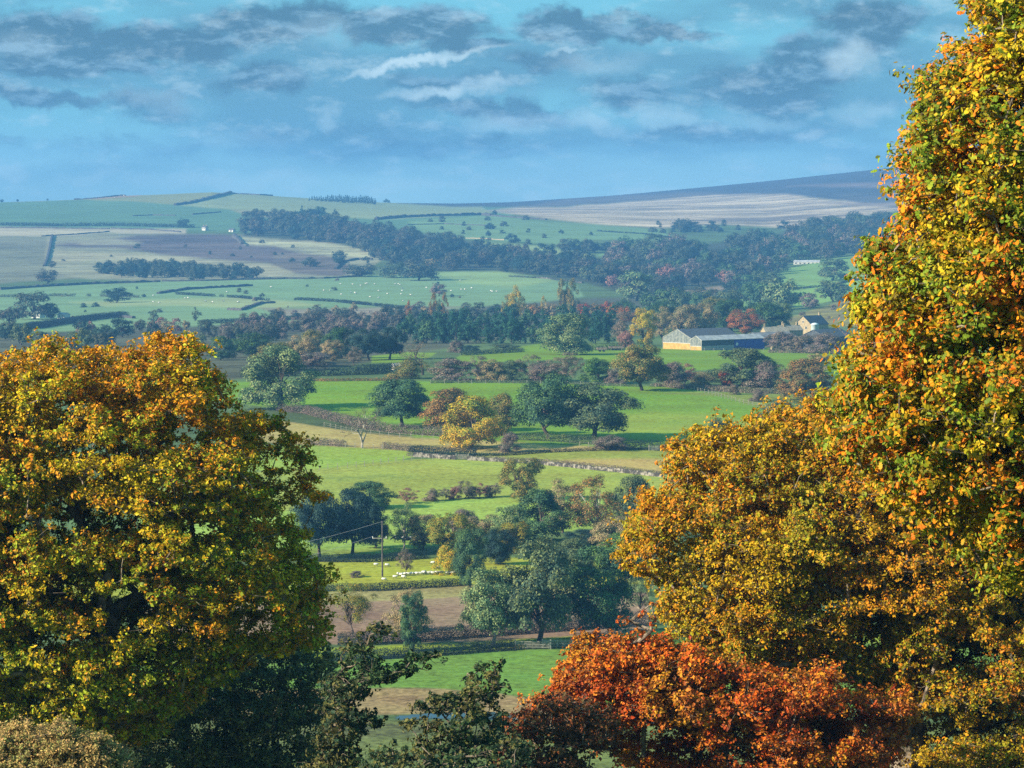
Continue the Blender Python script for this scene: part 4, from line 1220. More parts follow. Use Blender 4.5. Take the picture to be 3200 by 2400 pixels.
# ------------------------------------------------------------------ trees of the middle distance, each by its own look
TREES = [
    # kind, u, foot v, height, width, palette, label, options
    ('oak', 603, 884, 130, 142, 'greygreen', 'large pale grey green tree at the left end of the bright field', {}),
    ('standard', 869, 922, 98, 116, 'teal', 'dark blue green oak on the field edge, next to the bare pollard', {}),
    ('oak', 970, 934, 90, 114, 'brown', 'domed brown oak right of the dark blue green one', {'patch': 3}),
    ('oak', 1018, 969, 108, 124, 'yellow', 'bright yellow tree in the middle of the oaks, leaves down to the straw field', {'patch': 1.8}),
    ('round', 1082, 940, 86, 76, 'olive', 'olive brown round tree behind the bright yellow one', {}),
    ('standard', 1184, 948, 134, 128, 'teal', 'tall dark green oak in the middle field with its trunk in view', {}),
    ('standard', 1284, 950, 113, 162, 'bluegreen', 'broadest blue green oak at the right end of the oak clump', {}),
    ('bush', 1100, 976, 42, 46, 'mauve', 'dark bush on the straw field below the oaks', {}),
    ('bush', 1320, 973, 32, 66, 'mauve', 'low dark bush at the right end of the straw field', {}),
    ('bare', 782, 968, 88, 70, 'twig', 'leafless pale trunked pollard standing alone at the straw field edge', {'pale': True}),
    ('standard', 1386, 844, 94, 106, 'olive', 'solitary olive oak on the bright field throwing a long shadow', {'var': 1}),
    ('oak', 1228, 766, 84, 118, 'greygreen', 'light olive tree with dead limbs before the conifer belt', {}),
    ('bare', 1238, 764, 66, 60, 'twig', 'dead pale limbed tree standing inside the light olive one', {'pale': True}),
    ('bare', 913, 810, 74, 80, 'twig', 'bare brown tree at the left end of the scrub line', {}),
    ('bush', 886, 818, 40, 66, 'olive', 'dark bush at the foot of the bare brown tree', {}),
    ('bush', 977, 822, 46, 78, 'mauve', 'grey mauve thorn bush right of the bare brown tree', {}),
    ('sparse', 1030, 822, 52, 56, 'mauve', 'brown twiggy thorn in the left half of the scrub line', {}),
    ('bush', 1062, 822, 44, 60, 'tan', 'tan thorn bush in the scrub line above the fence', {}),
    ('bush', 1108, 822, 42, 54, 'bluegreen', 'dark green bush in the scrub line between two brown thorns', {}),
    ('sparse', 1146, 822, 54, 60, 'twig', 'grey twiggy thorn near the middle of the scrub line', {}),
    ('bush', 1180, 824, 40, 66, 'mauve', 'low mauve thorn in the middle of the scrub line', {}),
    ('sparse', 1226, 826, 62, 70, 'twig', 'taller grey thorn below the light olive tree', {}),
    ('bush', 1290, 828, 52, 74, 'green', 'green rounded bush left of the solitary oak', {}),
    ('bush', 1330, 830, 34, 40, 'mauve', 'small grey bush squeezed between green bush and solitary oak', {}),
    ('bush', 1450, 836, 52, 62, 'mauve', 'grey mauve bush right behind the solitary oak', {}),
    ('sparse', 1478, 832, 46, 50, 'pink', 'pinkish brown thorn to the right of the solitary oak', {}),
    ('bush', 1520, 834, 30, 56, 'tan', 'low tan bush in the scrub below the blue barn', {}),
    ('oak', 1603, 834, 78, 122, 'bluegreen', 'wide grey green tree in front of the blue barn', {}),
    ('bush', 1568, 834, 34, 30, 'red', 'small reddish bush under the wide grey green tree', {}),
    ('bush', 1660, 838, 54, 66, 'mauve', 'grey mauve bush right of the wide grey green tree', {}),
    ('oak', 1742, 864, 84, 116, 'brown', 'brown and green oak at the right end of the scrub line', {'patch': 2}),
    ('bush', 1765, 806, 40, 60, 'tan', 'tan bush before the farm hedge near the golden branches', {}),
    ('bush', 1640, 868, 26, 30, 'mauve', 'small mauve thorn standing by the bent post fence', {}),
    ('bush', 1586, 852, 22, 22, 'twig', 'tiny thorn beside the long shadow of the solitary oak', {}),
    ('bush', 1553, 966, 60, 70, 'bluegreen', 'dark blue green bush peeping over the golden oak', {}),
    ('bush', 1690, 905, 40, 80, 'bluegreen', 'dark bushy hedge tree over the golden oak, right of the fence', {}),
    # about the farm
    ('tall', 1391, 752, 82, 48, 'yellow', 'tall bright yellow tree left of the barns', {'patch': 2}),
    ('sparse', 1350, 748, 72, 50, 'twig', 'grey twiggy tree left of the bright yellow one', {}),
    ('bush', 1352, 752, 36, 32, 'pink', 'pinkish bush at the foot of the grey twiggy tree', {}),
    ('sparse', 1432, 742, 76, 48, 'tan', 'thin grey brown tree between yellow tree and barn', {}),
    ('round', 1478, 728, 66, 60, 'tan', 'tan dome shaped tree behind the barn gable, left of its twin', {}),
    ('round', 1515, 727, 68, 60, 'tan', 'tan dome shaped tree behind the barn ridge, right of its twin', {}),
    ('round', 1610, 724, 54, 64, 'rust', 'round red brown tree rising behind the long barn roof', {'patch': 1.6}),
    ('oak', 1440, 716, 62, 70, 'dkgreen', 'dark green tree behind the thin grey brown one', {}),
    ('oak', 1580, 716, 66, 80, 'dkgreen', 'dark green tree behind the tan domes', {}),
    ('oak', 1650, 718, 62, 90, 'dkgreen', 'dark green tree behind the round red brown one', {}),
    ('tall', 1680, 712, 56, 52, 'greygreen', 'grey green tree left of the cream farmhouse gable', {}),
    ('oak', 1545, 706, 60, 80, 'olive', 'olive tree crowning the wood behind the barns', {}),
    ('bush', 1690, 758, 40, 66, 'mauve', 'grey thorn bush before the dark farm shed', {}),
    ('bush', 1736, 762, 38, 60, 'twig', 'brown bush before the farm buildings below the tank', {}),
    ('bush', 1786, 764, 44, 66, 'mauve', 'grey brown bush below the farm by the golden leaves', {}),
    # in front of the conifers and to their left
    ('oak', 476, 778, 50, 56, 'teal', 'dark tree showing just over the gold oak', {}),
    ('oak', 543, 772, 50, 88, 'dkgreen', 'dark green dome by the hazy brown scrub', {}),
    ('round', 600, 800, 58, 84, 'olive', 'olive brown mound of a tree behind the large pale one', {}),
    ('round', 650, 785, 58, 60, 'tan', 'tan mound of a tree left of the olive green one', {}),
    ('round', 678, 764, 50, 56, 'olive', 'olive green tree in the shaded clump', {}),
    ('round', 717, 780, 44, 48, 'tan', 'pale tan tree amid the shaded clump', {}),
    ('oak', 738, 774, 64, 70, 'dkgreen', 'dark green tree behind the pale tan one', {}),
    ('bush', 678, 792, 30, 90, 'mauve', 'brown thicket above the shaded hedge', {}),
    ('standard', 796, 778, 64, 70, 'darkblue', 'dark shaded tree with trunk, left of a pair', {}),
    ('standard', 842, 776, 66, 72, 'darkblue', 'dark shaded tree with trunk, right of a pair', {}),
    ('sparse', 765, 790, 40, 40, 'twig', 'grey twiggy bush at the foot of the shaded trees', {}),
    ('bush', 985, 762, 26, 30, 'mauve', 'small mauve tree before the conifers', {}),
    ('bush', 1018, 762, 16, 44, 'darkblue', 'dark low bush before the conifers', {}),
    ('bush', 1092, 756, 14, 60, 'bluegreen', 'long low bush on the strip of green before the conifers', {}),
    # lower valley
    ('standard', 690, 1204, 138, 104, 'darkblue', 'dark blue shaded tree next to the gold oak', {}),
    ('standard', 762, 1196, 134, 106, 'darkblue', 'largest dark blue shaded tree of the clump by the power pole', {}),
    ('oak', 812, 1184, 86, 56, 'darkblue', 'smaller dark blue shaded tree just behind the power pole', {}),
    ('oak', 800, 1098, 56, 88, 'teal', 'green tree on the pasture edge above the dark blue clump', {}),
    ('sparse', 873, 1187, 98, 62, 'greygreen', 'slender pale stemmed birch right of the power pole', {'pale': True}),
    ('tall', 914, 1188, 74, 58, 'tan', 'tan green tree right of the slender birch', {}),
    ('round', 972, 1196, 84, 92, 'yelgreen', 'yellowish olive tree behind the pollard', {}),
    ('bush', 970, 1241, 60, 60, 'yellow', 'golden bush on the pasture left of the ivy pollard', {}),
    ('tall', 1015, 1270, 124, 62, 'teal', 'ivy clad pollard with thick dark trunk by the ploughed field', {'var': 2}),
    ('round', 1076, 1220, 74, 66, 'darkblue', 'dark blue tree right of the ivy pollard', {}),
    ('sparse', 876, 1240, 54, 34, 'mauve', 'slim mauve shrub above the flock of sheep', {}),
    ('bush', 770, 1248, 15, 26, 'mauve', 'tiny brown bush on the pasture left of the power pole', {}),
    ('sparse', 762, 1368, 106, 88, 'yelgreen', 'thin yellow green tree on the left of the ploughed field', {}),
    ('tall', 893, 1408, 124, 58, 'teal', 'narrow ivy green tree before the ploughed field', {}),
    ('sparse', 884, 1392, 116, 92, 'tan', 'thin tan twiggy tree behind the narrow ivy green one', {}),
    ('standard', 1066, 1396, 160, 124, 'greygreen', 'tall grey green tree with pale trunk at the ploughed field', {'pale': True}),
    ('standard', 1166, 1392, 216, 170, 'bluegreen', 'big dark green oak at the centre of the lower valley', {'patch': 2}),
    ('oak', 1292, 1376, 184, 136, 'teal', 'dark green tree between the big oak and the golden oak', {}),
    ('tall', 1126, 1082, 88, 84, 'olive', 'olive tree on the pasture right of the row of thorns', {}),
    ('sparse', 1216, 1152, 112, 96, 'tan', 'half bare tan tree leaning over the wooded bank', {}),
    ('sparse', 1288, 1168, 136, 120, 'brown', 'brownish half bare tree with pale trunk on the wooded bank', {'pale': True}),
    ('oak', 1372, 1152, 118, 92, 'bluegreen', 'blue green tree on the wooded bank by the golden oak', {}),
    ('oak', 1166, 1170, 108, 108, 'teal', 'green tree at the left of the wooded bank', {}),
    ('oak', 1100, 1188, 92, 80, 'greygreen', 'grey green tree below the olive tree', {}),
    ('tall', 1112, 1196, 66, 62, 'yelgreen', 'yellow green bushy tree at the foot of the wooded bank', {}),
    ('round', 1330, 1196, 76, 104, 'tan', 'tan brown thicket low on the wooded bank', {}),
    ('round', 1258, 1190, 46, 72, 'darkblue', 'dark hollow bush in the wooded bank', {}),
    ('oak', 1356, 1250, 96, 124, 'green', 'green tree below the tan brown thicket', {}),
    ('round', 1050, 1182, 66, 92, 'tan', 'tan bushy tree between ivy pollard and grey green tree', {}),
    ('round', 1004, 1158, 56, 64, 'mauve', 'grey round tree behind the yellowish olive one', {}),
    ('oak', 1240, 1240, 74, 96, 'bluegreen', 'blue green tree just behind the crown of the big oak', {}),
    ('sparse', 1380, 1330, 96, 60, 'greygreen', 'thin pale tree showing at the edge of the golden oak', {}),
]
for t_ in TREES:
    kind, u_, vb_, h_, w_, pal_, lab_, op_ = t_
    tree(kind, u_, vb_, h_, w_, pal_, lab_, **op_)

for i, (u_, vb_, h_, w_) in enumerate([(881, 1088, 34, 42), (937, 1082, 27, 32), (963, 1080, 26, 24), (981, 1079, 27, 28), (1004, 1078, 38, 40), (1022, 1077, 26, 24), (1038, 1077, 33, 28), (1053, 1075, 26, 20), (1069, 1074, 30, 32)]):
    lab_ = ['thorn tree standing apart at the near end of the row on the pasture', 'mauve thorn tree of the short row on the pasture'][min(i, 1)]
    tree('bush' if i % 2 else 'sparse', u_, vb_, h_, w_, 'mauve' if i % 3 else 'pink', lab_, group='thorn trees in a row on the pasture', name='thorn_tree', cat='thorn tree')

# poplars
for (u_, vb_, h_, w_, p_, l_) in [(883, 706, 43, 10, 'rust', 'lone rusty poplar at the left end of the conifer belt'), (936, 705, 55, 12, 'brown', 'brown poplar, tallest of the left three'),
                                  (948, 705, 44, 10, 'bluegreen', 'green poplar in the middle of the left three'), (961, 705, 54, 12, 'brown', 'brown poplar at the right of the left three'),
                                  (1096, 692, 42, 14, 'yelgreen', 'short yellow poplar beside the tallest yellow one'), (1115, 692, 56, 22, 'yellow', 'tall yellow poplar above the middle of the conifers'),
                                  (1174, 684, 34, 8, 'yellow', 'small yellow poplar between the two groups'), (1213, 688, 64, 15, 'olive', 'olive poplar, left of the tall right three'),
                                  (1226, 688, 60, 10, 'teal', 'dark green poplar between two olive ones'), (1238, 688, 65, 18, 'olive', 'wide olive poplar, right of the tall right three')]:
    tree('poplar', u_, vb_, h_ * 1.28, w_ * 1.5, p_, l_, group='poplars over the conifer belt')

# the conifer belt
k_ = 0
for row, (vb_, h_, n_) in enumerate([(716, 56, 15), (728, 54, 18), (742, 50, 20)]):
    for i in range(n_):
        u_ = (872 if row else 890) + (1345 - 880) * (i + .5 * (row % 2)) / n_ + rng.normal(0, 4)
        if row == 2 and 1180 < u_ < 1270:
            continue
        k = at(u_, vb_)
        hh = h_ * rng.uniform(.78, 1.12) * k[3]
        far_tree(['conifer', 'round', 'conifer', 'oak'][k_ % 4], k[0], k[1], hh, hh * rng.uniform(.62, .85), 'conifer' if k_ % 5 else 'teal', 'conifer_belt_tree',
                 'dark blue green tree packed into the conifer belt above the scrub line', 'trees of the dark conifer belt', 'conifer')
        k_ += 1
for (u_, v_, p_) in [(1135, 690, 'tan'), (1155, 690, 'brown'), (1190, 688, 'tan'), (1263, 690, 'red'), (1290, 690, 'brown'), (1312, 686, 'red'), (1325, 692, 'orange'), (1352, 698, 'rust'), (1368, 690, 'dkgreen'), (1346, 680, 'dkgreen'), (990, 704, 'conifer'), (1005, 704, 'conifer')]:
    x_, y_, z_, m_ = at(u_, v_)
    far_tree('round', x_, y_, 36 * m_, 38 * m_, p_, 'autumn_tree', 'autumn tinted tree showing over the back of the conifer belt', 'autumn trees behind the conifer belt')

# far woods
LW = 'dark blue hazy tree of the long wood running down the far hillside'
wood([(520, 508), (545, 490), (600, 486), (640, 484), (760, 505), (880, 520), (960, 532), (1080, 556), (1180, 566), (1260, 578), (1340, 590), (1400, 612), (1360, 622), (1250, 606), (1150, 594), (1060, 584), (940, 586), (880, 590), (800, 556), (790, 545), (700, 524), (560, 511)],
     20, 36, ['wood', 'wood', 'darkblue', 'wood_brown'], ['oak', 'round', 'round', 'tall'], 'woodland_tree', LW, 'trees of the long far wood', limit=165)
wood([(625, 480), (650, 470), (720, 470), (755, 482), (700, 490)], 22, 28, ['darkblue', 'conifer'], ['conifer', 'oak'], 'hilltop_tree', 'dark tree of the clump round the grey roofed hill house', 'trees by the hill house', limit=12)
wood([(196, 590), (240, 582), (330, 584), (450, 592), (588, 602), (450, 606), (320, 602), (220, 598)], 14, 25, ['wood', 'darkblue', 'wood'], ['round', 'bush', 'oak'], 'copse_tree', 'rounded blue tree of the oval copse below the bracken slope', 'trees of the oval copse', limit=75)
wood([(1250, 580), (1330, 556), (1440, 548), (1560, 540), (1640, 530), (1740, 510), (1820, 496), (1960, 490), (1960, 540), (1880, 550), (1760, 566), (1690, 588), (1620, 622), (1560, 616), (1480, 620), (1400, 644), (1330, 632), (1270, 610)],
     23, 38, ['wood', 'wood', 'bluegreen', 'wood_brown', 'wood', 'teal', 'mauve', 'darkblue'], ['oak', 'round', 'round', 'oak'], 'valley_tree', 'blue hazy tree of the thick wood under the moor', 'trees of the wood under the moor', limit=160)
wood([(1560, 640), (1640, 620), (1700, 640), (1700, 690), (1600, 690), (1400, 690), (1400, 660), (1480, 652)], 36, 44, ['wood', 'bluegreen', 'teal'], ['oak', 'round'], 'slope_tree', 'blue green tree between the stubble field and the farm wood', 'trees between stubble field and farm', limit=22)
wood([(1190, 545), (1240, 536), (1330, 538), (1330, 546), (1240, 548)], 22, 28, ['darkblue', 'wood'], ['oak', 'round'], 'hedgerow_tree', 'dark blue tree of the short line on the far green field', 'hedgerow trees on the far green field', limit=10)
wood([(-60, 738), (40, 724), (180, 718), (330, 722), (450, 728), (480, 760), (200, 800), (-60, 800)], 34, 40, ['bluegreen', 'darkblue', 'wood'], ['oak', 'round'], 'valley_tree', 'blue hazy tree in the belt seen just over the gold oak', 'trees of the belt over the gold oak', limit=24)
wood([(100, 716), (300, 708), (430, 712), (430, 718), (200, 722)], 30, 24, ['pink', 'tan', 'wood_brown'], ['round', 'bush'], 'birch_tree', 'hazy pinkish brown tree before the blue belt over the gold oak', 'pinkish trees over the gold oak', limit=13)
wood([(440, 722), (560, 706), (700, 698), (860, 690), (880, 712), (760, 722), (640, 730), (500, 745)], 22, 30, ['wood_brown', 'mauve', 'wood'], ['round', 'bush', 'oak'], 'scrub_tree', 'hazy brown scrub tree on the valley floor behind the dark clump', 'scrub trees of the valley floor', limit=60)
for (u_, v_, h_, w_, p_, l_, kd_) in [(252, 654, 32, 50, 'darkblue', 'dark spreading tree alone on the far pasture', 'oak'), (102, 614, 32, 44, 'wood_brown', 'brown round tree by the far dark wall', 'round'), (112, 578, 14, 18, 'wood', 'small tree at the foot of the far steep wall', 'round'),
                                      (332, 694, 24, 26, 'wood', 'small pointed tree on the hazy pasture', 'conifer'), (422, 694, 30, 14, 'wood', 'faint slim tree on the hazy pasture', 'poplar'), (948, 640, 28, 34, 'mauve', 'mauve round tree on the far sheep pasture', 'round'),
                                      (75, 690, 56, 84, 'wood', 'large hazy tree behind the two white cottages', 'oak'), (110, 688, 30, 34, 'darkblue', 'dark tree next to the right white cottage', 'round'), (20, 700, 36, 50, 'wood_brown', 'hazy brown tree left of the white cottages', 'round'),
                                      (735, 576, 34, 30, 'darkblue', 'dark tree at the end of the rough slope wall', 'round'), (670, 576, 20, 36, 'wood', 'bush low on the bracken slope', 'bush'), (905, 606, 42, 74, 'wood', 'dark tree with shadow at the edge of the sheep pasture', 'oak'), (850, 600, 32, 60, 'bluegreen', 'blue green tree at the wood corner above the sheep', 'oak'), (780, 598, 26, 60, 'wood', 'blue bushy tree where rough slope and sheep pasture meet', 'oak'),
                                      (930, 586, 26, 34, 'tan', 'pale round tree before the long wood', 'round'), (1106, 525, 20, 26, 'darkblue', 'dark round tree on the track below the moor', 'round'), (1140, 528, 12, 18, 'wood', 'small dark bush on the track below the moor', 'bush'), (1272, 690, 34, 50, 'wood', 'hazy blue tree left of the right poplars', 'round'), (1030, 690, 36, 40, 'wood', 'hazy mauve tree behind the conifers', 'tall'), (1074, 686, 28, 44, 'darkblue', 'hazy blue tree behind the yellow poplars', 'round'), (856, 702, 32, 48, 'darkblue', 'hazy dark blue dome left of the conifer belt', 'round'), (1322, 622, 28, 28, 'pink', 'pink tinted tree at the lower edge of the far wood', 'round'),
                                      (1376, 650, 62, 74, 'greygreen', 'large pale topped tree at the foot of the far wood', 'oak'), (1440, 618, 46, 42, 'pink', 'pinkish tree inside the far wood', 'round'), (1568, 614, 30, 40, 'pink', 'rosy round tree above the stubble field', 'round'), (1580, 640, 36, 44, 'darkblue', 'dark round tree at the corner of the stubble field', 'round'), (1800, 606, 46, 66, 'bluegreen', 'dark tree on the right hand meadows', 'oak'), (1690, 670, 66, 78, 'greygreen', 'grey green tree below the right hand meadows', 'oak'), (1800, 652, 44, 70, 'bluegreen', 'dark trees by the olive slope near the gold leaves', 'oak'), (1660, 622, 34, 70, 'bluegreen', 'blue green hedgerow tree left of the right hand meadows', 'oak'), (1750, 668, 34, 40, 'mauve', 'mauve tree at the top of the olive slope', 'round'),
                                      (1845, 494, 36, 44, 'darkblue', 'tall dark tree on the wooded crest under the moor', 'oak'), (1790, 500, 30, 60, 'wood', 'blue tree on the wooded crest under the moor', 'oak'), (1900, 488, 30, 60, 'wood', 'blue tree by the far gabled house', 'oak'), (1800, 544, 30, 50, 'bluegreen', 'dark tree above the long pale shed', 'oak'), (1745, 560, 24, 44, 'wood', 'low tree behind the long pale shed', 'oak'), (1900, 580, 50, 60, 'bluegreen', 'dark tree beside the near golden branches', 'oak'),
                                      (395, 492, 20, 24, 'darkblue', 'dark tree left of the far white farmhouse', 'round'), (1068, 464, 10, 14, 'darkblue', 'wind bent tree on the wall below the moor', 'bush'), (4, 437, 7, 9, 'darkblue', 'first tiny tree on the left skyline', 'round'), (38, 435, 6, 6, 'darkblue', 'second tiny tree on the left skyline', 'round'), (103, 431, 5, 5, 'wood', 'third and smallest tree on the left skyline', 'round'), (836, 438, 8, 14, 'darkblue', 'small bush on the skyline right of the conifer clump', 'bush'), (1485, 496, 20, 60, 'wood', 'far blue trees under the pale moor', 'oak'), (180, 664, 10, 16, 'darkblue', 'small dark bush on the pasture left of the spreading tree', 'bush'), (206, 663, 10, 20, 'darkblue', 'small dark bush near the spreading tree', 'bush'), (310, 642, 7, 14, 'darkblue', 'small dark bush right of the spreading tree', 'bush'), (640, 690, 14, 32, 'darkblue', 'low dark bush on the valley floor', 'bush'), (605, 684, 12, 20, 'wood', 'little bush on the valley floor', 'bush')]:
    x_, y_, z_, m_ = at(u_, v_)
    far_tree(kd_, x_, y_, h_ * m_ * 1.05, w_ * m_ * 1.1, p_, {'bush': 'bush', 'conifer': 'conifer_tree', 'poplar': 'poplar_tree'}.get(kd_, 'field_tree'), l_, None, 'bush' if kd_ == 'bush' else 'tree')
# scattered thorns and scrub of the far slopes
for poly_, n_, hp_, pl_, nm_, lb_, gr_ in [
    ([(130, 545), (500, 510), (760, 540), (830, 560), (700, 596), (300, 600), (110, 590)], 26, 8, ['wood_brown', 'wood', 'darkblue'], 'thorn_bush', 'small dark thorn bush dotted over the rough far slope', 'thorn bushes of the rough far slope'),
    ([(0, 625), (350, 612), (900, 600), (1230, 615), (1100, 660), (600, 690), (100, 705)], 22, 8, ['wood', 'darkblue', 'mauve'], 'thorn_bush', 'small dark bush dotted along the hedges of the far pasture', 'bushes of the far pasture'),
    ([(880, 480), (1100, 470), (1420, 500), (1300, 545), (1020, 525)], 22, 11, ['wood', 'darkblue'], 'field_bush', 'small dark tree dotted over the green fields under the moor', 'bushes of the fields under the moor'),
    ([(560, 674), (900, 664), (1050, 660), (880, 690), (640, 700)], 26, 17, ['mauve', 'wood', 'wood_brown', 'tan'], 'scrub_bush', 'hazy round bush scattered on the valley floor below the far pasture', 'bushes of the valley floor'),
    ([(1400, 484), (1560, 484), (1700, 494), (1560, 505), (1420, 508)], 20, 15, ['wood', 'darkblue'], 'moor_edge_tree', 'blue hazy tree of the thin fringe where the moor ends', 'trees along the moor edge'),
    ([(1640, 700), (1760, 672), (1840, 650), (1840, 690), (1740, 704)], 14, 10, ['olive', 'tan', 'mauve'], 'gorse_bush', 'small bush on the olive slope above the farm', 'bushes of the olive slope')]:
    P_ = np.array(poly_, float); got = 0
    while got < n_:
        u_, v_ = rng.uniform(P_[:, 0].min(), P_[:, 0].max()), rng.uniform(P_[:, 1].min(), P_[:, 1].max())
        if sdist(poly_, np.array([u_]), np.array([v_]))[0] <= 0:
            continue
        x_, y_, z_, m_ = at(u_, v_); hh = hp_ * m_ * rng.uniform(.55, 1.3)
        far_tree('bush', x_, y_, hh, hh * rng.uniform(1.0, 1.9), pl_[got % len(pl_)], nm_, lb_, gr_, 'bush' if 'tree' not in nm_ else 'tree')
        got += 1
# the clump on the skyline
for i in range(34):
    u_ = 668 + 142 * (i / 33) ** .9
    x_, y_, z_, m_ = at(u_, np.interp(u_, [668, 810], [431, 440]))
    y2 = y_ - rng.uniform(0, 120)
    hh = (7 + 9 * min(1, (u_ - 660) / 60)) * m_ * rng.uniform(.75, 1.1)
    far_tree('conifer', x_ * y2 / y_, y2, hh, hh * .55, 'darkblue', 'skyline_conifer', 'dark conifer of the clump on the skyline', 'conifers on the skyline', 'conifer')

# ------------------------------------------------------------------ hedges and walls
for (uv, h_, w_, p_, l_, kw) in [
    ([(600, 888), (660, 893), (730, 912), (800, 928), (880, 938), (960, 943), (1040, 950)], 2.6, 2.4, 'mauve', 'ragged grey hedge along the foot of the bright field left of the oaks', {}),
    ([(1120, 950), (1180, 953), (1260, 958), (1310, 964)], 2.2, 2.0, 'bluegreen', 'ragged hedge under the dark oaks at the top of the straw field', {}),
    ([(1290, 968), (1340, 970), (1400, 972), (1460, 974)], 2.6, 2.6, 'hedge_shaded', 'dark hedge at the right end of the straw field', {}),
    ([(660, 960), (700, 962), (746, 965)], 2.0, 2.2, 'mauve', 'short brown hedge left of the pollard', {}),
    ([(826, 968), (860, 972), (892, 976)], 1.8, 1.8, 'mauve', 'short brown hedge right of the pollard', {}),
    ([(888, 976), (930, 980), (985, 984), (1030, 984)], 2.0, 2.6, 'hedge_shaded', 'dark shaded hedge below the yellow tree', {}),
    ([(1020, 986), (1100, 984), (1180, 978), (1290, 974)], .9, 1.2, 'hedge_shaded', 'thin dark hedge along the lower edge of the straw field', {}),
    ([(880, 985), (960, 990), (1060, 994), (1130, 998)], 1.0, 1.1, 'mauve', 'low thorny growth along the start of the pale wall', {'gaps': .3}),
    ([(1130, 996), (1220, 1003), (1320, 1013), (1430, 1026)], .9, 1.0, 'mauve', 'patchy scrub growing on top of the pale wall', {'gaps': .35}),
    ([(640, 1212), (720, 1214), (800, 1214), (870, 1210), (926, 1206)], 1.6, 2.0, 'hedge_shaded', 'dark hedge across the pasture behind the power pole', {}),
    ([(640, 1276), (720, 1277), (820, 1276), (900, 1271), (1012, 1264)], 1.4, 2.2, 'hedge_shaded', 'dark shaded hedge between sheep pasture and ploughed field', {}),
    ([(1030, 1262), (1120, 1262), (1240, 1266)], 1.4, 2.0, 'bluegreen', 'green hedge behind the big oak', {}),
    ([(730, 1392), (800, 1392), (900, 1386), (1000, 1378), (1130, 1368), (1240, 1360), (1400, 1350)], 2.1, 3.0, 'hedge_shaded', 'thick dark hedge along the lower edge of the ploughed field', {}),
    ([(700, 1426), (800, 1424), (870, 1420), (960, 1414), (1110, 1404)], 1.7, 2.4, 'hedge_shaded', 'dark clipped hedge at the top of the bottom field', {}),
    ([(1110, 1404), (1180, 1400), (1260, 1396)], .9, 1.4, 'olive', 'low weedy hedge behind the pale field gate', {}),
    ([(520, 815), (640, 812), (700, 812), (780, 810), (855, 804)], 3.4, 4.0, 'hedge_shaded', 'long dark shaded hedge left of the scrub line', {}),
    ([(640, 822), (700, 824), (780, 823), (860, 822)], 1.0, 1.5, 'brown', 'low brown hedge along the top of the bright field', {}),
    ([(930, 828), (1040, 827), (1160, 828), (1280, 832), (1380, 836)], .8, 1.6, 'bluegreen', 'weedy strip under the scrub line fence', {'gaps': .2}),
    ([(1000, 768), (1060, 764), (1130, 760)], 1.8, 2.4, 'bluegreen', 'short hedge on the green before the conifer belt', {}),
    ([(1262, 757), (1310, 757), (1345, 756)], 3.0, 4.0, 'bluegreen', 'tall hedge left of the bright yellow tree', {}),
    ([(1436, 836), (1500, 842), (1560, 846), (1640, 850), (1720, 852)], 1.8, 2.6, 'twig', 'brown hedge on the far side of the small paddock', {'gaps': .25}),
    ([(1660, 762), (1720, 763), (1800, 764)], 1.6, 2.0, 'mauve', 'hedge at the foot of the farm buildings', {'gaps': .3}),
    ([(0, 487), (120, 489), (250, 488), (330, 490), (420, 492)], 4.5, 6, 'hedge_shaded', 'dark hedge under the shaded far hillside', {}),
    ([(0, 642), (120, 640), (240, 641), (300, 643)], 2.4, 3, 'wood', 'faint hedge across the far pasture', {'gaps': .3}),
    ([(380, 636), (450, 640), (520, 644), (580, 650)], 2.4, 3, 'hedge_shaded', 'broken dark hedge on the far sheep pasture', {'gaps': .3}),
    ([(640, 648), (720, 652), (800, 660), (880, 668), (960, 672)], 2.4, 3, 'hedge_shaded', 'dark hedge at the foot of the far sheep pasture', {'gaps': .15}),
    ([(430, 700), (520, 696), (600, 692), (650, 690)], 2.8, 4, 'hedge_shaded', 'dark blue hedge on the hazy valley floor', {}),
    ([(60, 712), (140, 700), (210, 690), (270, 684)], 4.0, 8, 'hedge_shaded', 'wide dark hedge below the white cottages', {}),
    ([(1100, 598), (1180, 602), (1260, 612)], 1.6, 3, 'wood', 'thin hedge at the end of the far pasture', {}),
    ([(1640, 616), (1700, 626), (1780, 620), (1860, 604)], 2.0, 3, 'hedge_shaded', 'hedge between the two right hand meadows', {}),
    ([(1290, 500), (1390, 506), (1450, 514)], 1.6, 3, 'hedge_shaded', 'thin dark hedge on the far green field under the moor', {}),
]:
    hedge(uv, h_, w_, p_, l_, **kw)

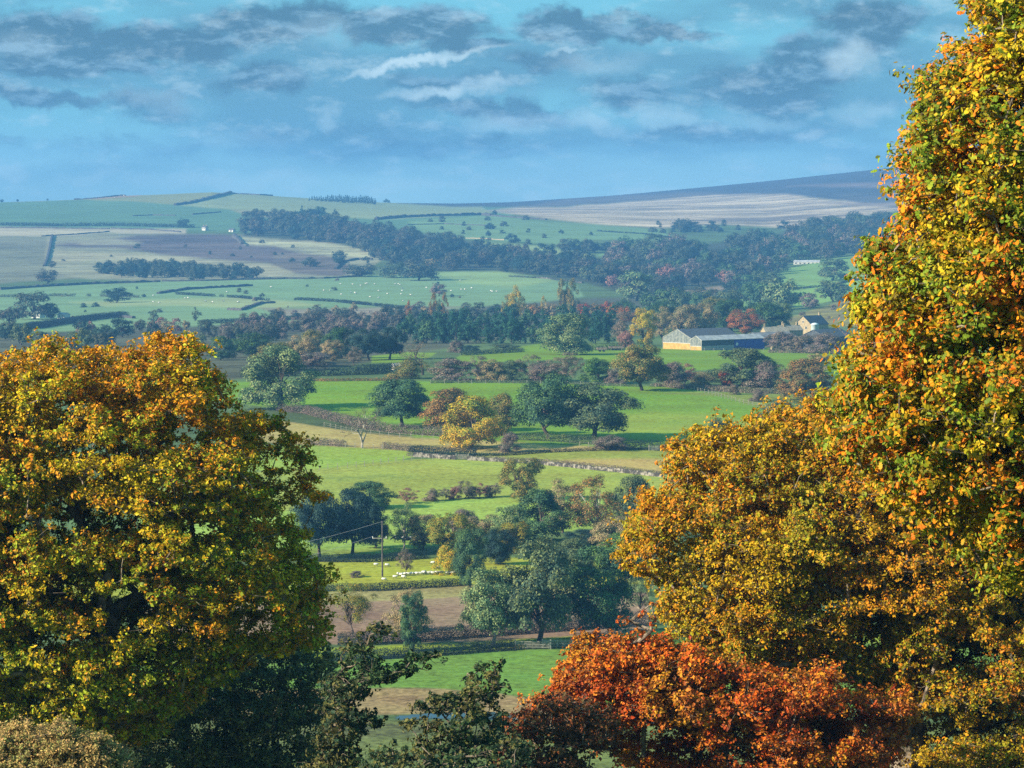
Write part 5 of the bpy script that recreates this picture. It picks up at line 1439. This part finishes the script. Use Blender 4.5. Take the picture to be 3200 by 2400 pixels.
for (uv, h_, w_, m_, l_, nm_) in [
    ([(378, 444), (410, 440), (440, 433), (470, 425), (500, 418)], 3.6, 5, M_STONE_SHADED, 'dark wall climbing to the top of the left hill', 'stone_wall'),
    ([(500, 417), (540, 419), (588, 423)], 2.0, 4, M_STONE_SHADED, 'dark wall along the crest of the left hill', 'stone_wall'),
    ([(160, 431), (200, 429), (235, 424), (272, 421)], 2.2, 4, M_STONE_SHADED, 'dark wall on the skyline at the left', 'stone_wall'),
    ([(0, 492), (90, 493), (180, 494), (236, 495)], 1.4, 3, M_STONE_SHADED, 'thin dark wall on the pale strip at the left', 'stone_wall'),
    ([(242, 494), (320, 496), (390, 502)], 1.4, 3, M_STONE_SHADED, 'thin dark wall on the pale strip by the white farmhouse', 'stone_wall'),
    ([(90, 511), (160, 507), (236, 501)], 1.2, 2, M_STONE_SHADED, 'faint wall along the top of the rough pasture', 'stone_wall'),
    ([(113, 510), (107, 540), (102, 560), (96, 576)], 2.2, 3.2, M_STONE_SHADED, 'dark wall running straight down the rough pasture', 'stone_wall'),
    ([(506, 509), (516, 520), (524, 528)], 2.6, 5, M_STONE_SHADED, 'short dark wall by the bracken slope', 'stone_wall'),
    ([(0, 626), (90, 620), (200, 614), (346, 609)], 2.0, 3, M_STONE_SHADED, 'dark wall between rough pasture and far green pasture', 'stone_wall'),
    ([(350, 608), (440, 607), (600, 603), (700, 602), (780, 597)], 1.4, 3, M_STONE_SHADED, 'dark wall under the oval copse', 'stone_wall'),
    ([(342, 635), (400, 626), (470, 622), (545, 618)], 1.8, 3, M_STONE_SHADED, 'dark wall slanting over the far sheep pasture', 'stone_wall'),
    ([(494, 670), (520, 671), (540, 664), (564, 656), (592, 655)], 1.6, 3, M_STONE_SHADED, 'curved dark wall on the far pasture', 'stone_wall'),
    ([(160, 690), (200, 686), (250, 684), (290, 688)], 1.4, 3, M_STONE_SHADED, 'curving wall right of the white cottages', 'stone_wall'),
    ([(724, 582), (742, 566), (770, 561), (804, 561)], 1.8, 4, M_STONE_SHADED, 'dark bent wall at the end of the rough slope', 'stone_wall'),
    ([(812, 475), (870, 470), (940, 467), (1040, 465), (1062, 467)], 3.4, 5, M_STONE_SHADED, 'long dark wall below the green crest', 'stone_wall'),
    ([(1062, 467), (1110, 470), (1180, 475)], 1.8, 4, M_STONE_SHADED, 'dark wall continuing towards the moor', 'stone_wall'),
    ([(880, 486), (960, 484), (1060, 488)], 1.0, 3, M_STONE_SHADED, 'faint wall across the far green field', 'stone_wall'),
    ([(286, 467), (330, 465), (380, 466)], 1.2, 3, M_STONE_SHADED, 'broken wall on the shaded hillside', 'stone_wall'),
    ([(415, 464), (450, 461), (476, 459)], 1.6, 3, M_STONE_SHADED, 'short wall on the shaded hillside above the white farmhouse', 'stone_wall'),
    ([(1006, 515), (1040, 516), (1090, 519)], 1.0, 2, M_STONE_WALL, 'pale sunlit wall beside the far track', 'stone_wall'),
    ([(1150, 600), (1200, 604), (1258, 612)], 1.2, 2, M_STONE_PALE, 'pale wall at the lower end of the far pasture', 'stone_wall'),
    ([(1666, 756), (1690, 755), (1730, 757)], 1.4, .8, M_STONE_WALL, 'low cream wall in front of the farm', 'stone_wall'),
]:
    stone_wall(uv, h_, w_, m_, l_, name=nm_)
stone_wall([(893, 987), (940, 990), (985, 993)], 1.0, .7, M_STONE_PALE, 'pale broken stone wall at the gate below the yellow tree', rag=.14, step=1.1)
stone_wall([(1010, 994), (1080, 998), (1150, 1002), (1230, 1010), (1330, 1020), (1430, 1031)], 0.85, .6, M_STONE_PALE, 'long pale dry stone wall crossing the green fields', rag=.14, step=1.1)

fence([(930, 829), (1040, 829), (1160, 830), (1280, 834), (1340, 836)], 4.2, 'pale post fence under the scrub line')
fence([(1500, 844), (1540, 854), (1580, 866), (1640, 880), (1690, 893)], 3.4, 'pale post fence bending down the right of the bright field', r0=.07)
fence([(700, 922), (760, 935), (840, 944), (940, 952), (1000, 958)], 3.6, 'post fence along the upper edge of the straw field')
fence([(1190, 960), (1240, 964), (1290, 968)], 3.0, 'post fence under the dark oaks')
fence([(690, 1016), (760, 1010), (800, 1006), (860, 998), (900, 994), (960, 993)], 2.8, 'wire fence with pale posts across the green fields')
fence([(746, 967), (780, 969), (826, 972)], 2.6, 'white rail fence on both sides of the pollard', r0=.08, rails=3)
fence([(1300, 754), (1340, 757), (1376, 753)], 3.0, 'pale rail fence near the bright yellow tree', r0=.09)
fence([(1480, 758), (1560, 759), (1650, 759)], 4.0, 'post fence in front of the blue barn', r0=.08)


def gate(u, v, width, label, rz=0.0, bars=5, h=1.25):
    x, y, z, k = at(u, v)
    root = empty('field_gate', (x, y, z), label, 'gate', None, rz)
    for sx in (0, width):
        obj('gate_post', mesh('gate_post', *[(lambda V, Q: (V, Q))(*join([box(sx, 0, .65, .22, .22, 1.7)]))][0], [M_POST]), root)
    ps = [box(width / 2, 0, .25 + i * (h - .3) / (bars - 1), width - .3, .05, .10) for i in range(bars)] + [box(.25, 0, h / 2 + .08, .09, .07, h), box(width - .25, 0, h / 2 + .08, .09, .07, h), box(width / 2, 0, h / 2 + .08, .07, .06, h - .1)]
    V, Fs = join(ps)
    obj('gate_bars', mesh('gate_bars', V, Fs, [M_POST]), root)
    return root


gate(1113, 1404, 5.4, 'pale metal gate at the top of the bottom field, next to a second one', .05)
gate(1172, 1401, 4.6, 'pale metal gate nearer the red leaves at the top of the bottom field', .05)
gate(985, 993, 3.0, 'dark gap gate in the pale wall below the yellow tree', .05)
gate(1402, 974, 4.0, 'pale gate by the dark hedge at the golden oak', .1)


# ------------------------------------------------------------------ buildings
def rot(V, rz):
    c_, s = math.cos(rz), math.sin(rz)
    return np.stack([V[:, 0] * c_ - V[:, 1] * s, V[:, 0] * s + V[:, 1] * c_, V[:, 2]], 1)


def building(name, label, loc, rz, L, W, eave, ridge, wall, roof, cat='building', gable=None, gable_split=None, chim=(), wins=(), doors=(), trim=None, side=(), over=.25, group=None):
    """A gabled building: local x along the ridge from 0 to L, y from 0 (near long side) to W. gable: cladding of the end at x = 0."""
    root = empty(name, loc, label, cat, group, rz)
    b = -.6
    V = np.array([(0, 0, b), (L, 0, b), (L, W, b), (0, W, b), (0, 0, eave), (L, 0, eave), (L, W, eave), (0, W, eave), (0, W / 2, ridge), (L, W / 2, ridge)], float)
    obj('wall', mesh('wall', V, [np.array([(0, 1, 5, 4), (2, 3, 7, 6)]), np.array([(3, 0, 4, 8, 7), (1, 2, 6, 9, 5)])], [wall]), root)
    # two roof slabs with an overhang and a thickness
    sl_ = (ridge - eave) / (W / 2); th = .14
    ps = []
    for sgn in (0, 1):
        ye = -over if not sgn else W + over
        ze = eave - over * sl_
        A = np.array([(-over, ye, ze + .03), (L + over, ye, ze + .03), (L + over, W / 2, ridge + .03), (-over, W / 2, ridge + .03)], float)
        B = A + np.array([0, 0, th])
        q = np.array([(0, 1, 2, 3), (4, 5, 6, 7), (0, 1, 5, 4), (1, 2, 6, 5), (2, 3, 7, 6), (3, 0, 4, 7)])
        ps.append((np.concatenate([A, B]), q))
    rV, rF = join(ps)
    ro = obj('roof', mesh('roof', rV, rF, [roof]), root)
    if gable:
        s = gable_split
        g_ = np.array([(-.06, 0.05, s), (-.06, W - .05, s), (-.06, W - .05, eave), (-.06, W / 2, ridge - .05), (-.06, .05, eave)], float)
        obj('gable_cladding', mesh('gable_cladding', np.concatenate([g_, g_ + [.05, 0, 0]]), [np.array([(0, 1, 2, 3, 4)]), np.array([(0, 1, 6, 5), (1, 2, 7, 6), (2, 3, 8, 7), (3, 4, 9, 8), (4, 0, 5, 9)])], [gable]), root)
        lw = np.array([(-.09, 0.05, -.3), (-.09, W - .05, -.3), (-.09, W - .05, s), (-.09, .05, s)], float)
        obj('timber_boarding', mesh('timber_boarding', np.concatenate([lw, lw + [.08, 0, 0]]), [np.array([(0, 1, 2, 3), (0, 1, 5, 4), (1, 2, 6, 5), (2, 3, 7, 6), (3, 0, 4, 7)])], [M_TIMBER]), root)
        pl = []
        tr_ = .12
        P = [np.array(p, float) for p in ((-.16, -.02, -.3), (-.16, -.02, eave), (-.16, W / 2, ridge + .1), (-.16, W + .02, eave), (-.16, W + .02, -.3))]
        for a_, b_ in list(zip(P[:-1], P[1:])) + [(np.array((-.16, 0, s)), np.array((-.16, W, s)))]:
            pl.append(tubes(a_, b_, np.array([tr_]), np.array([tr_]), 4))
        for i in range(1, 4):
            yy = W * i / 4; zt = eave + (ridge - eave) * (1 - abs(yy - W / 2) / (W / 2))
            pl.append(tubes(np.array((-.12, yy, s)), np.array((-.12, yy, zt)), np.array([.05]), np.array([.05]), 4))
        tV, tF = join(pl)
        obj('gable_frame', mesh('gable_frame', tV, tF, [trim or M_TRIM]), root)
    for (x0, x1, z0, z1, m_, nm_) in side:
        V_, Q_ = box((x0 + x1) / 2, -.05, (z0 + z1) / 2, x1 - x0, .07, z1 - z0)
        obj(nm_, mesh(nm_, V_, [Q_], [m_]), root)
    for (x_, hgt) in chim:
        V_, Q_ = join([box(x_, W / 2, ridge + hgt / 2 - .3, .9, .7, hgt + .6), box(x_, W / 2, ridge + hgt + .05, 1.1, .9, .14), box(x_ - .2, W / 2, ridge + hgt + .3, .25, .25, .4), box(x_ + .2, W / 2, ridge + hgt + .3, .25, .25, .4)])
        obj('chimney', mesh('chimney', V_, Q_, [M_STONE_WALL]), ro)
    for (face, p, z_, ww, wh) in list(wins) + [d + ('door',) if False else d for d in []]:
        wdw(root, face, p, z_, ww, wh, L, W, 'window')
    for (face, p, z_, ww, wh) in doors:
        wdw(root, face, p, z_, ww, wh, L, W, 'door')
    return root


def wdw(root, face, p, z_, ww, wh, L, W, nm):
    def place(V):
        if face == 'side':
            return V + np.array([p, 0, z_])
        return np.stack([V[:, 1], V[:, 0] + p, V[:, 2] + z_], 1)
    if nm == 'window':
        ps = [box(0, -.05, wh / 2 + .05, ww + .2, .12, .12), box(0, -.05, -wh / 2 - .06, ww + .3, .16, .12), box(-ww / 2 - .05, -.05, 0, .1, .12, wh), box(ww / 2 + .05, -.05, 0, .1, .12, wh), box(0, -.04, 0, .06, .07, wh)]
        V_, F_ = join(ps)
        f = obj('window', mesh('window', place(V_), F_, [M_TRIM]), root)
        V_, Q_ = box(0, -.01, 0, ww, .06, wh)
        obj('pane', mesh('pane', place(V_), [Q_], [M_GLASS]), f)
    else:
        V_, Q_ = join([box(0, -.03, 0, ww, .08, wh), box(-ww / 2 - .06, -.04, 0, .1, .1, wh + .1), box(ww / 2 + .06, -.04, 0, .1, .1, wh + .1), box(0, -.04, wh / 2 + .07, ww + .2, .1, .12)])
        obj('door', mesh('door', place(V_), Q_, [M_BLUEGREY]), root)


def spot(u, v, y=None):
    x, yy, z, k = at(u, v)
    if y is not None:
        a, e = ray(u, v); x, yy = float(a) * y, y; z = float(ground_z(x, y))
    return (x, yy, z)


PHI = R(40)
# near corner of the gable is at the right: local y runs back to the left
big = spot(1493, 755.5)
building('barn', 'large barn with pale translucent gable over yellow boarding', big, PHI, 29, 17.6, 4.9, 8.4, M_BLUEGREY, M_SLATE, 'barn', gable=M_GABLE, gable_split=2.6)
sm = spot(1514.5, 756.5)
sm = (sm[0], sm[1] - 4.0, sm[2])
bb = building('barn', 'low lean barn with blue sheeting along its side and a small pale gable', sm, PHI, 37, 6.9, 4.3, 6.0, M_BLUEGREY, M_SHEET_PALE, 'barn', gable=M_GABLE, gable_split=1.7,
              side=[(.1, 19, -.3, 1.9, M_BLOCK, 'block_wall'), (19.1, 37, -.2, 4.25, M_BLUE, 'blue_sheeting')])
eV, eF = [], []
an = np.linspace(0, 2 * math.pi, 20, endpoint=False)
parts_ = []
for zc, hh_ in ((.42, .16), (0, .18), (-.42, .16)):
    hw = .78 if zc == 0 else .55
    parts_.append(box(20.7, -.115, 2.2 + zc * 1.05, hw * 2, .04, hh_ * 2))
V_, F_ = join(parts_)
obj('emblem', mesh('emblem', V_, F_, [M_WHITE]), bb)
building('shed', 'dark farm shed with grey sheet roof right of the blue sheeting', spot(1648, 752, 1425), PHI, 22, 14, 4.0, 6.2, M_BLUEGREY, M_SHEET, 'shed', doors=[('side', 8, 1.6, 4, 3.6), ('side', 16, 1.6, 4, 3.6)])
building('shed', 'blue grey farm shed half hidden by the near golden leaves', spot(1786, 750, 1400), R(52), 22, 14, 5.0, 8.0, M_BLUEGREY, M_SLATE, 'shed', doors=[('side', 7, 1.5, 4, 3.4)])
building('farmhouse', 'low stone farmhouse with two chimneys on a pale slate ridge', spot(1655, 738, 1490), R(18), 11.5, 7, 5.2, 7.6, M_STONE_WALL, M_SLAB, 'house', chim=((.8, 1.2), (10.4, 1.2)), wins=[('side', 2.5, 3.6, 1.0, 1.2), ('side', 5.7, 3.6, 1.0, 1.2), ('side', 9, 3.6, 1.0, 1.2)])
building('farmhouse', 'stone house with a chimney between the low farmhouse and the cream gable', spot(1690, 736, 1500), R(25), 11, 7, 5.8, 8.0, M_STONE_WALL, M_SLAB, 'house', chim=((2.2, 1.4), (9.8, 1.2)), wins=[('side', 3, 4.2, 1.0, 1.2), ('side', 7, 4.2, 1.0, 1.2)])
building('farmhouse', 'tall house with sunlit cream gable and dark slate roof', spot(1752, 728, 1560), R(48), 14, 9.6, 7.0, 11.0, M_STONE_WALL, M_SLATE, 'house', gable=None, chim=((13, 1.2),), wins=[('end', 3.0, 5.4, 1.0, 1.3), ('end', 6.6, 5.4, 1.0, 1.3), ('end', 4.8, 8.2, .8, 1.0), ('side', 4, 5, 1.0, 1.2), ('side', 9, 5, 1.0, 1.2)])
building('outbuilding', 'small stone outbuilding with orange gable by the pale tank', spot(1789, 732, 1480), R(48), 12, 5.2, 4.4, 6.8, M_STONE_WALL, M_SLATE, 'outbuilding', wins=[('end', 2.6, 3.6, .8, 1.0)], doors=[('side', 5, 1.2, 1.4, 2.4)])


def tank():
    x, y, z = spot(1760, 738, 1455)
    root = empty('storage_tank', (x, y, z), 'pale round farm tank with domed lid among the farm roofs', 'tank')
    an_ = np.linspace(0, 2 * math.pi, 28, endpoint=False)
    rings = [(1.75, 0), (1.75, 9.4), (1.85, 9.45), (1.85, 9.6), (1.3, 10.0), (.5, 10.25), (.02, 10.3)]
    V_ = np.concatenate([np.stack([r_ * np.cos(an_), r_ * np.sin(an_), np.full(28, z_)], 1) for r_, z_ in rings])
    idx = np.arange(28 * len(rings)).reshape(len(rings), 28)
    Q_ = np.concatenate([np.stack([idx[i], np.roll(idx[i], -1), np.roll(idx[i + 1], -1), idx[i + 1]], 1) for i in range(len(rings) - 1)])
    obj('tank_shell', mesh('tank_shell', V_, [Q_], [M_TANK], smooth=True), root)
    ps = []
    for i in range(6):
        a_ = i * math.pi / 3
        ps.append(box(1.6 * math.cos(a_), 1.6 * math.sin(a_), -.8, .3, .3, 1.8))
    V_, F_ = join(ps)
    obj('tank_legs', mesh('tank_legs', V_, F_, [M_BLUEGREY]), root)


tank()
# far houses
building('farmhouse', 'far white farmhouse, larger of the two on the left hillside', spot(436, 498), R(-42), 6.5, 5, 4.0, 5.8, M_RENDER, M_SLATE, 'house', chim=((1, 1.0), (5.5, 1.0)), wins=[('side', 2, 2.6, 1, 1.2), ('side', 4.6, 2.6, 1, 1.2)])
building('outbuilding', 'far white outbuilding right of the white farmhouse on the left hillside', spot(494, 501), R(-40), 7.5, 4.5, 2.6, 4.2, M_RENDER, M_SLATE, 'outbuilding', doors=[('side', 4, 1.2, 1.6, 2.2)])
building('cottage', 'white cottage by the hazy trees, left of two', spot(67, 687), R(-35), 8, 5.5, 3.6, 4.8, M_RENDER, M_SHEET_PALE, 'house', wins=[('side', 2.3, 2.2, 1, 1), ('side', 5.8, 2.2, 1, 1)], doors=[('side', 4, 1.1, 1, 2)])
building('cottage', 'cream cottage by the hazy trees, right of two', spot(124, 689), R(-35), 7, 5, 3.0, 4.2, M_TRIM, M_SHEET_PALE, 'house', wins=[('side', 2, 2, 1, 1), ('side', 5, 2, 1, 1)])
building('house', 'grey roofed hill house almost hidden in the dark clump', spot(668, 480), R(-30), 13, 7, 5, 9.5, M_RENDER, M_SHEET_PALE, 'house', chim=((1.5, 1.2),), wins=[('side', 3, 3, 1, 1.2), ('side', 9, 3, 1, 1.2)])
building('shed', 'long pale shed with a row of dark openings below the wood', spot(1714, 572), R(-12), 26, 7, 3.0, 4.4, M_RENDER, M_SHEET_PALE, 'shed', wins=[('side', 2.5 + i * 4.2, 1.6, 1.6, 1.2) for i in range(6)])
building('house', 'far pale gabled house high on the right by the golden leaves', spot(1872, 502), R(40), 11, 9, 5, 8, M_TRIM, M_SHEET, 'house', wins=[('end', 3, 3, 1, 1.2), ('end', 6, 3, 1, 1.2)])
building('shelter', 'tiny white roofed shelter at the end of the shaded hedge', spot(852, 800), R(30), 2.6, 2, 1.5, 2.2, M_TRIM, M_SHEET_PALE, 'shelter')


def cart(u, v, L_, label):
    x, y, z = spot(u, v)
    root = empty('farm_trailer', (x, y, z), label, 'trailer', None, .1)
    V_, F_ = join([box(0, 0, 1.0, L_, 2.0, .15), box(0, -.98, 1.4, L_, .06, .7), box(0, .98, 1.4, L_, .06, .7), box(-L_ / 2, 0, 1.4, .06, 1.9, .7), box(L_ / 2, 0, 1.4, .06, 1.9, .7), box(L_ / 2 + .8, 0, .8, 1.6, .12, .12)])
    obj('trailer_bed', mesh('trailer_bed', V_, F_, [M_MUD]), root)
    for sx in (-.8, .8):
        for sy in (-.9, .9):
            V_, Q_ = tubes(np.array((sx, sy - .12, .45)), np.array((sx, sy + .12, .45)), np.array([.45]), np.array([.45]), 14)
            cap = np.array([np.arange(14)[::-1], np.arange(14, 28)])
            obj('wheel', mesh('wheel', V_, [Q_, cap], [M_GLASS]), root)


cart(1330, 757, 6.0, 'brown farm trailer parked by the rail fence left of the yellow tree')
cart(1300, 760, 4.0, 'small wooden trailer on the green left of the larger one')


# ------------------------------------------------------------------ power pole
def pole():
    x, y, z, k = at(826, 1246)
    root = empty('utility_pole', (x, y, z), 'tall dark wooden power pole standing on the sheep pasture', 'power pole', None, 0)
    hgt = 121 * k
    V_, Q_ = tubes(np.array([(0, 0, -.5), (0, 0, hgt * .5)]), np.array([(0, 0, hgt * .5), (0, 0, hgt)]), np.array([.17, .15]), np.array([.15, .12]), 10)
    obj('pole_shaft', mesh('pole_shaft', V_, [Q_], [M_POLE], smooth=True), root)
    V_, Q_ = box(-.5, 0, hgt * .69, 2.6, .12, .14)
    ca = obj('crossarm', mesh('crossarm', V_, [Q_], [M_POST]), root)
    for xx in (-1.7, .7):
        V_, Q_ = tubes(np.array((xx, 0, hgt * .69 + .05)), np.array((xx, 0, hgt * .69 + .35)), np.array([.07]), np.array([.05]), 8)
        obj('insulator', mesh('insulator', V_, [Q_], [M_WHITE], smooth=True), ca)
    for (x0, z0, uu, vv) in ((0, hgt - .1, 560, 1192), (-1.7, hgt * .69 + .35, 560, 1226)):
        b_ = pt(uu, vv, y + 4) - np.array([x, y, z])
        a_ = np.array([x0, 0, z0])
        s = np.linspace(0, 1, 24)[:, None]
        P = a_ * (1 - s) + b_ * s - np.array([0, 0, 1.]) * (4 * .35 * s * (1 - s))
        V_, Q_ = tubes(P[:-1], P[1:], np.full(23, .014), np.full(23, .014), 4)
        obj('wire', mesh('wire', V_, [Q_], [M_WIRE]), root)


pole()


# ------------------------------------------------------------------ sheep and cows
def beast(name, wool, skin, L_, H_, wd, headdrop):
    """a body lofted from rump to muzzle in one skin, and four jointed legs"""
    st = [(-.50, .72, .02, .02), (-.48, .74, .30, .30), (-.38, .74, .44, .46), (-.18, .70, .50, .52), (.05, .68, .52, .54), (.25, .70, .47, .50), (.36, .76, .34, .38), (.44, .80 - headdrop * .35, .22, .26), (.52, .82 - headdrop * .7, .18, .22),
          (.58, .82 - headdrop, .19, .20), (.68, .76 - headdrop, .13, .14), (.74, .72 - headdrop, .07, .08), (.75, .71 - headdrop, .01, .01)]
    k = 10
    an_ = np.arange(k) * 2 * math.pi / k
    V_ = np.concatenate([np.stack([np.full(k, x * L_), np.cos(an_) * a * wd, z * H_ + np.sin(an_) * b * H_ * .62], 1) for x, z, a, b in st])
    idx = np.arange(k * len(st)).reshape(len(st), k)
    Q_ = np.concatenate([np.stack([idx[i], np.roll(idx[i], -1), np.roll(idx[i + 1], -1), idx[i + 1]], 1) for i in range(len(st) - 1)])
    mi = np.repeat([1 if i >= 8 else 0 for i in range(len(st) - 1)], k)
    vs, fs, ms = [V_], [Q_], [mi]; o_ = len(V_)
    P0, P1, R0, R1 = [], [], [], []
    for x in (-.36, .28):
        for sy in (-.26, .26):
            kx = x + (.03 if x < 0 else -.01)
            pts_ = [(x * L_, sy * wd, .55 * H_), (kx * L_ + (-.05 * L_ if x < 0 else 0), sy * wd, .28 * H_), (x * L_, sy * wd, 0.0)]
            for a_, b_, r0_, r1_ in ((pts_[0], pts_[1], .085, .05), (pts_[1], pts_[2], .05, .04)):
                P0.append(a_); P1.append(b_); R0.append(r0_ * H_); R1.append(r1_ * H_)
    for sy in (-1, 1):                                # ears
        P0.append((.57 * L_, sy * .10 * wd, (.88 - headdrop) * H_)); P1.append((.55 * L_, sy * .36 * wd, (.90 - headdrop) * H_)); R0.append(.05 * H_); R1.append(.02 * H_)
    P0.append((-.49 * L_, 0, .85 * H_)); P1.append((-.54 * L_, 0, .45 * H_)); R0.append(.03 * H_); R1.append(.02 * H_)
    tv, tq = tubes(np.array(P0), np.array(P1), np.array(R0), np.array(R1), 6)
    vs.append(tv); fs.append(tq + o_); ms.append(np.ones(len(tq)))
    return mesh(name, np.concatenate(vs), [np.concatenate(fs)], [wool, skin], np.concatenate(ms), smooth=True)


SHEEP_M = [beast('sheep', M_WOOL, M_SKIN, 1.15, .80, .62, .45), beast('sheep', M_WOOL, M_SKIN, 1.15, .82, .62, .05)]
COW_M = beast('cow', M_COW, M_COW, 2.2, 1.45, .85, .30)
for i, (cx_, cy_) in enumerate([(830, 1262), (935, 1268), (905, 1402), (1010, 1380), (1040, 1352), (1090, 1378), (1095, 1350), (1130, 1352), (1165, 1347), (1210, 1347), (1275, 1335), (1285, 1332), (1330, 1340), (1350, 1338), (1370, 1340), (1395, 1338), (1410, 1335), (1505, 1342), (1545, 1340), (1580, 1335), (1600, 1325), (1620, 1330), (1365, 1245), (1415, 1290), (1800, 1325), (1830, 1322), (1250, 1344), (1440, 1338), (1065, 1354)]):
    x_, y_, z_, k = at(622.1 + cx_ * .2292, 933.2 + cy_ * .2292 + 1.5)
    o = obj('sheep', SHEEP_M[0 if i % 3 else 1], None, (x_, y_, z_ - .02)); o.rotation_euler = (0, 0, float(rng.choice([0, math.pi]) + rng.normal(0, .5)))
    o.scale = (.74, .74, .78)
    lab_ = 'white sheep grazing in the loose line across the yellow green pasture'
    if i in (0, 1, 22, 23): lab_ = 'white sheep grazing apart near the dark hedge behind the power pole'
    if i == 2: lab_ = 'white sheep alone below the foot of the power pole'
    if i in (24, 25): lab_ = 'white sheep half hidden right of the ivy pollard'
    tag(o, lab_, 'sheep', 'sheep of the near flock')
fl = [(805, 860), (890, 862), (945, 870), (980, 858), (990, 856), (1042, 862), (1185, 860), (1205, 860), (1218, 866), (1232, 888), (1232, 907), (735, 905), (810, 932), (905, 920), (910, 925), (878, 918), (1070, 908), (1130, 928), (1225, 930), (1290, 936), (1240, 978), (1010, 950), (1070, 956), (1440, 955), (1460, 945), (1570, 908), (1640, 898), (1665, 898), (1712, 888), (1845, 908), (1855, 912), (1885, 912), (1985, 928), (1635, 836), (1400, 885), (325, 882), (690, 905), (100, 985), (20, 915)]
fl = [(483.9 + a * .3125, 345.6 + b * .3125) for a, b in fl] + [(a * .3125, 345.6 + b * .3125) for a, b in [(1420, 980), (1470, 985), (1545, 980), (1645, 985), (1060, 985), (1060, 940), (1280, 960), (1570, 915), (1875, 880), (1300, 956), (1100, 990)]]
for i, (u_, v_) in enumerate(fl):
    x_, y_, z_, k = at(u_, v_ + .8)
    o = obj('sheep', SHEEP_M[i % 2], None, (x_, y_, z_ - .02)); o.rotation_euler = (0, 0, float(rng.choice([0, math.pi]) + rng.normal(0, .5)))
    o.scale = (1.5, 1.5, 1.6)
    tag(o, 'tiny white sheep scattered over the hazy far pasture', 'sheep', 'sheep of the far flock')
for (u_, v_) in ((248, 428), (268, 423.5)):
    x_, y_, z_, k = at(u_, v_)
    o = obj('sheep', SHEEP_M[1], None, (x_, y_, z_ - .02)); o.scale = (2, 2, 2)
    tag(o, 'white speck of a sheep high on the left hill', 'sheep', 'sheep on the left hill')
for (u_, v_, l_) in ((860, 1172, 'black and white cow left of the birch trunk'), (880, 1174, 'black and white cow right of the birch trunk')):
    x_, y_, z_, k = at(u_, v_)
    o = obj('cow', COW_M, None, (x_, y_, z_ - .02)); o.rotation_euler = (0, 0, float(rng.choice([0, math.pi])))
    tag(o, l_, 'cow')

# ------------------------------------------------------------------ the hazy air
V_, Q_ = box(0, 4150, 26, 9600, 8460, 230)
me = mesh('haze', V_, [Q_], [])
hm = bpy.data.materials.new('haze_air'); hm.use_nodes = True
h_ = NT(hm.node_tree)
ho = h_.new('ShaderNodeOutputMaterial')
pv = h_.new('ShaderNodeVolumePrincipled')
pv.inputs['Color'].default_value = (0.15, 0.41, 0.84, 1)
pv.inputs['Density'].default_value = 1.25e-4
pv.inputs['Anisotropy'].default_value = 0.0
h_.link(pv.outputs[0], ho.inputs['Volume'])
me.materials.clear(); me.materials.append(hm)
hz = obj('haze', me)
hz['kind'] = 'stuff'
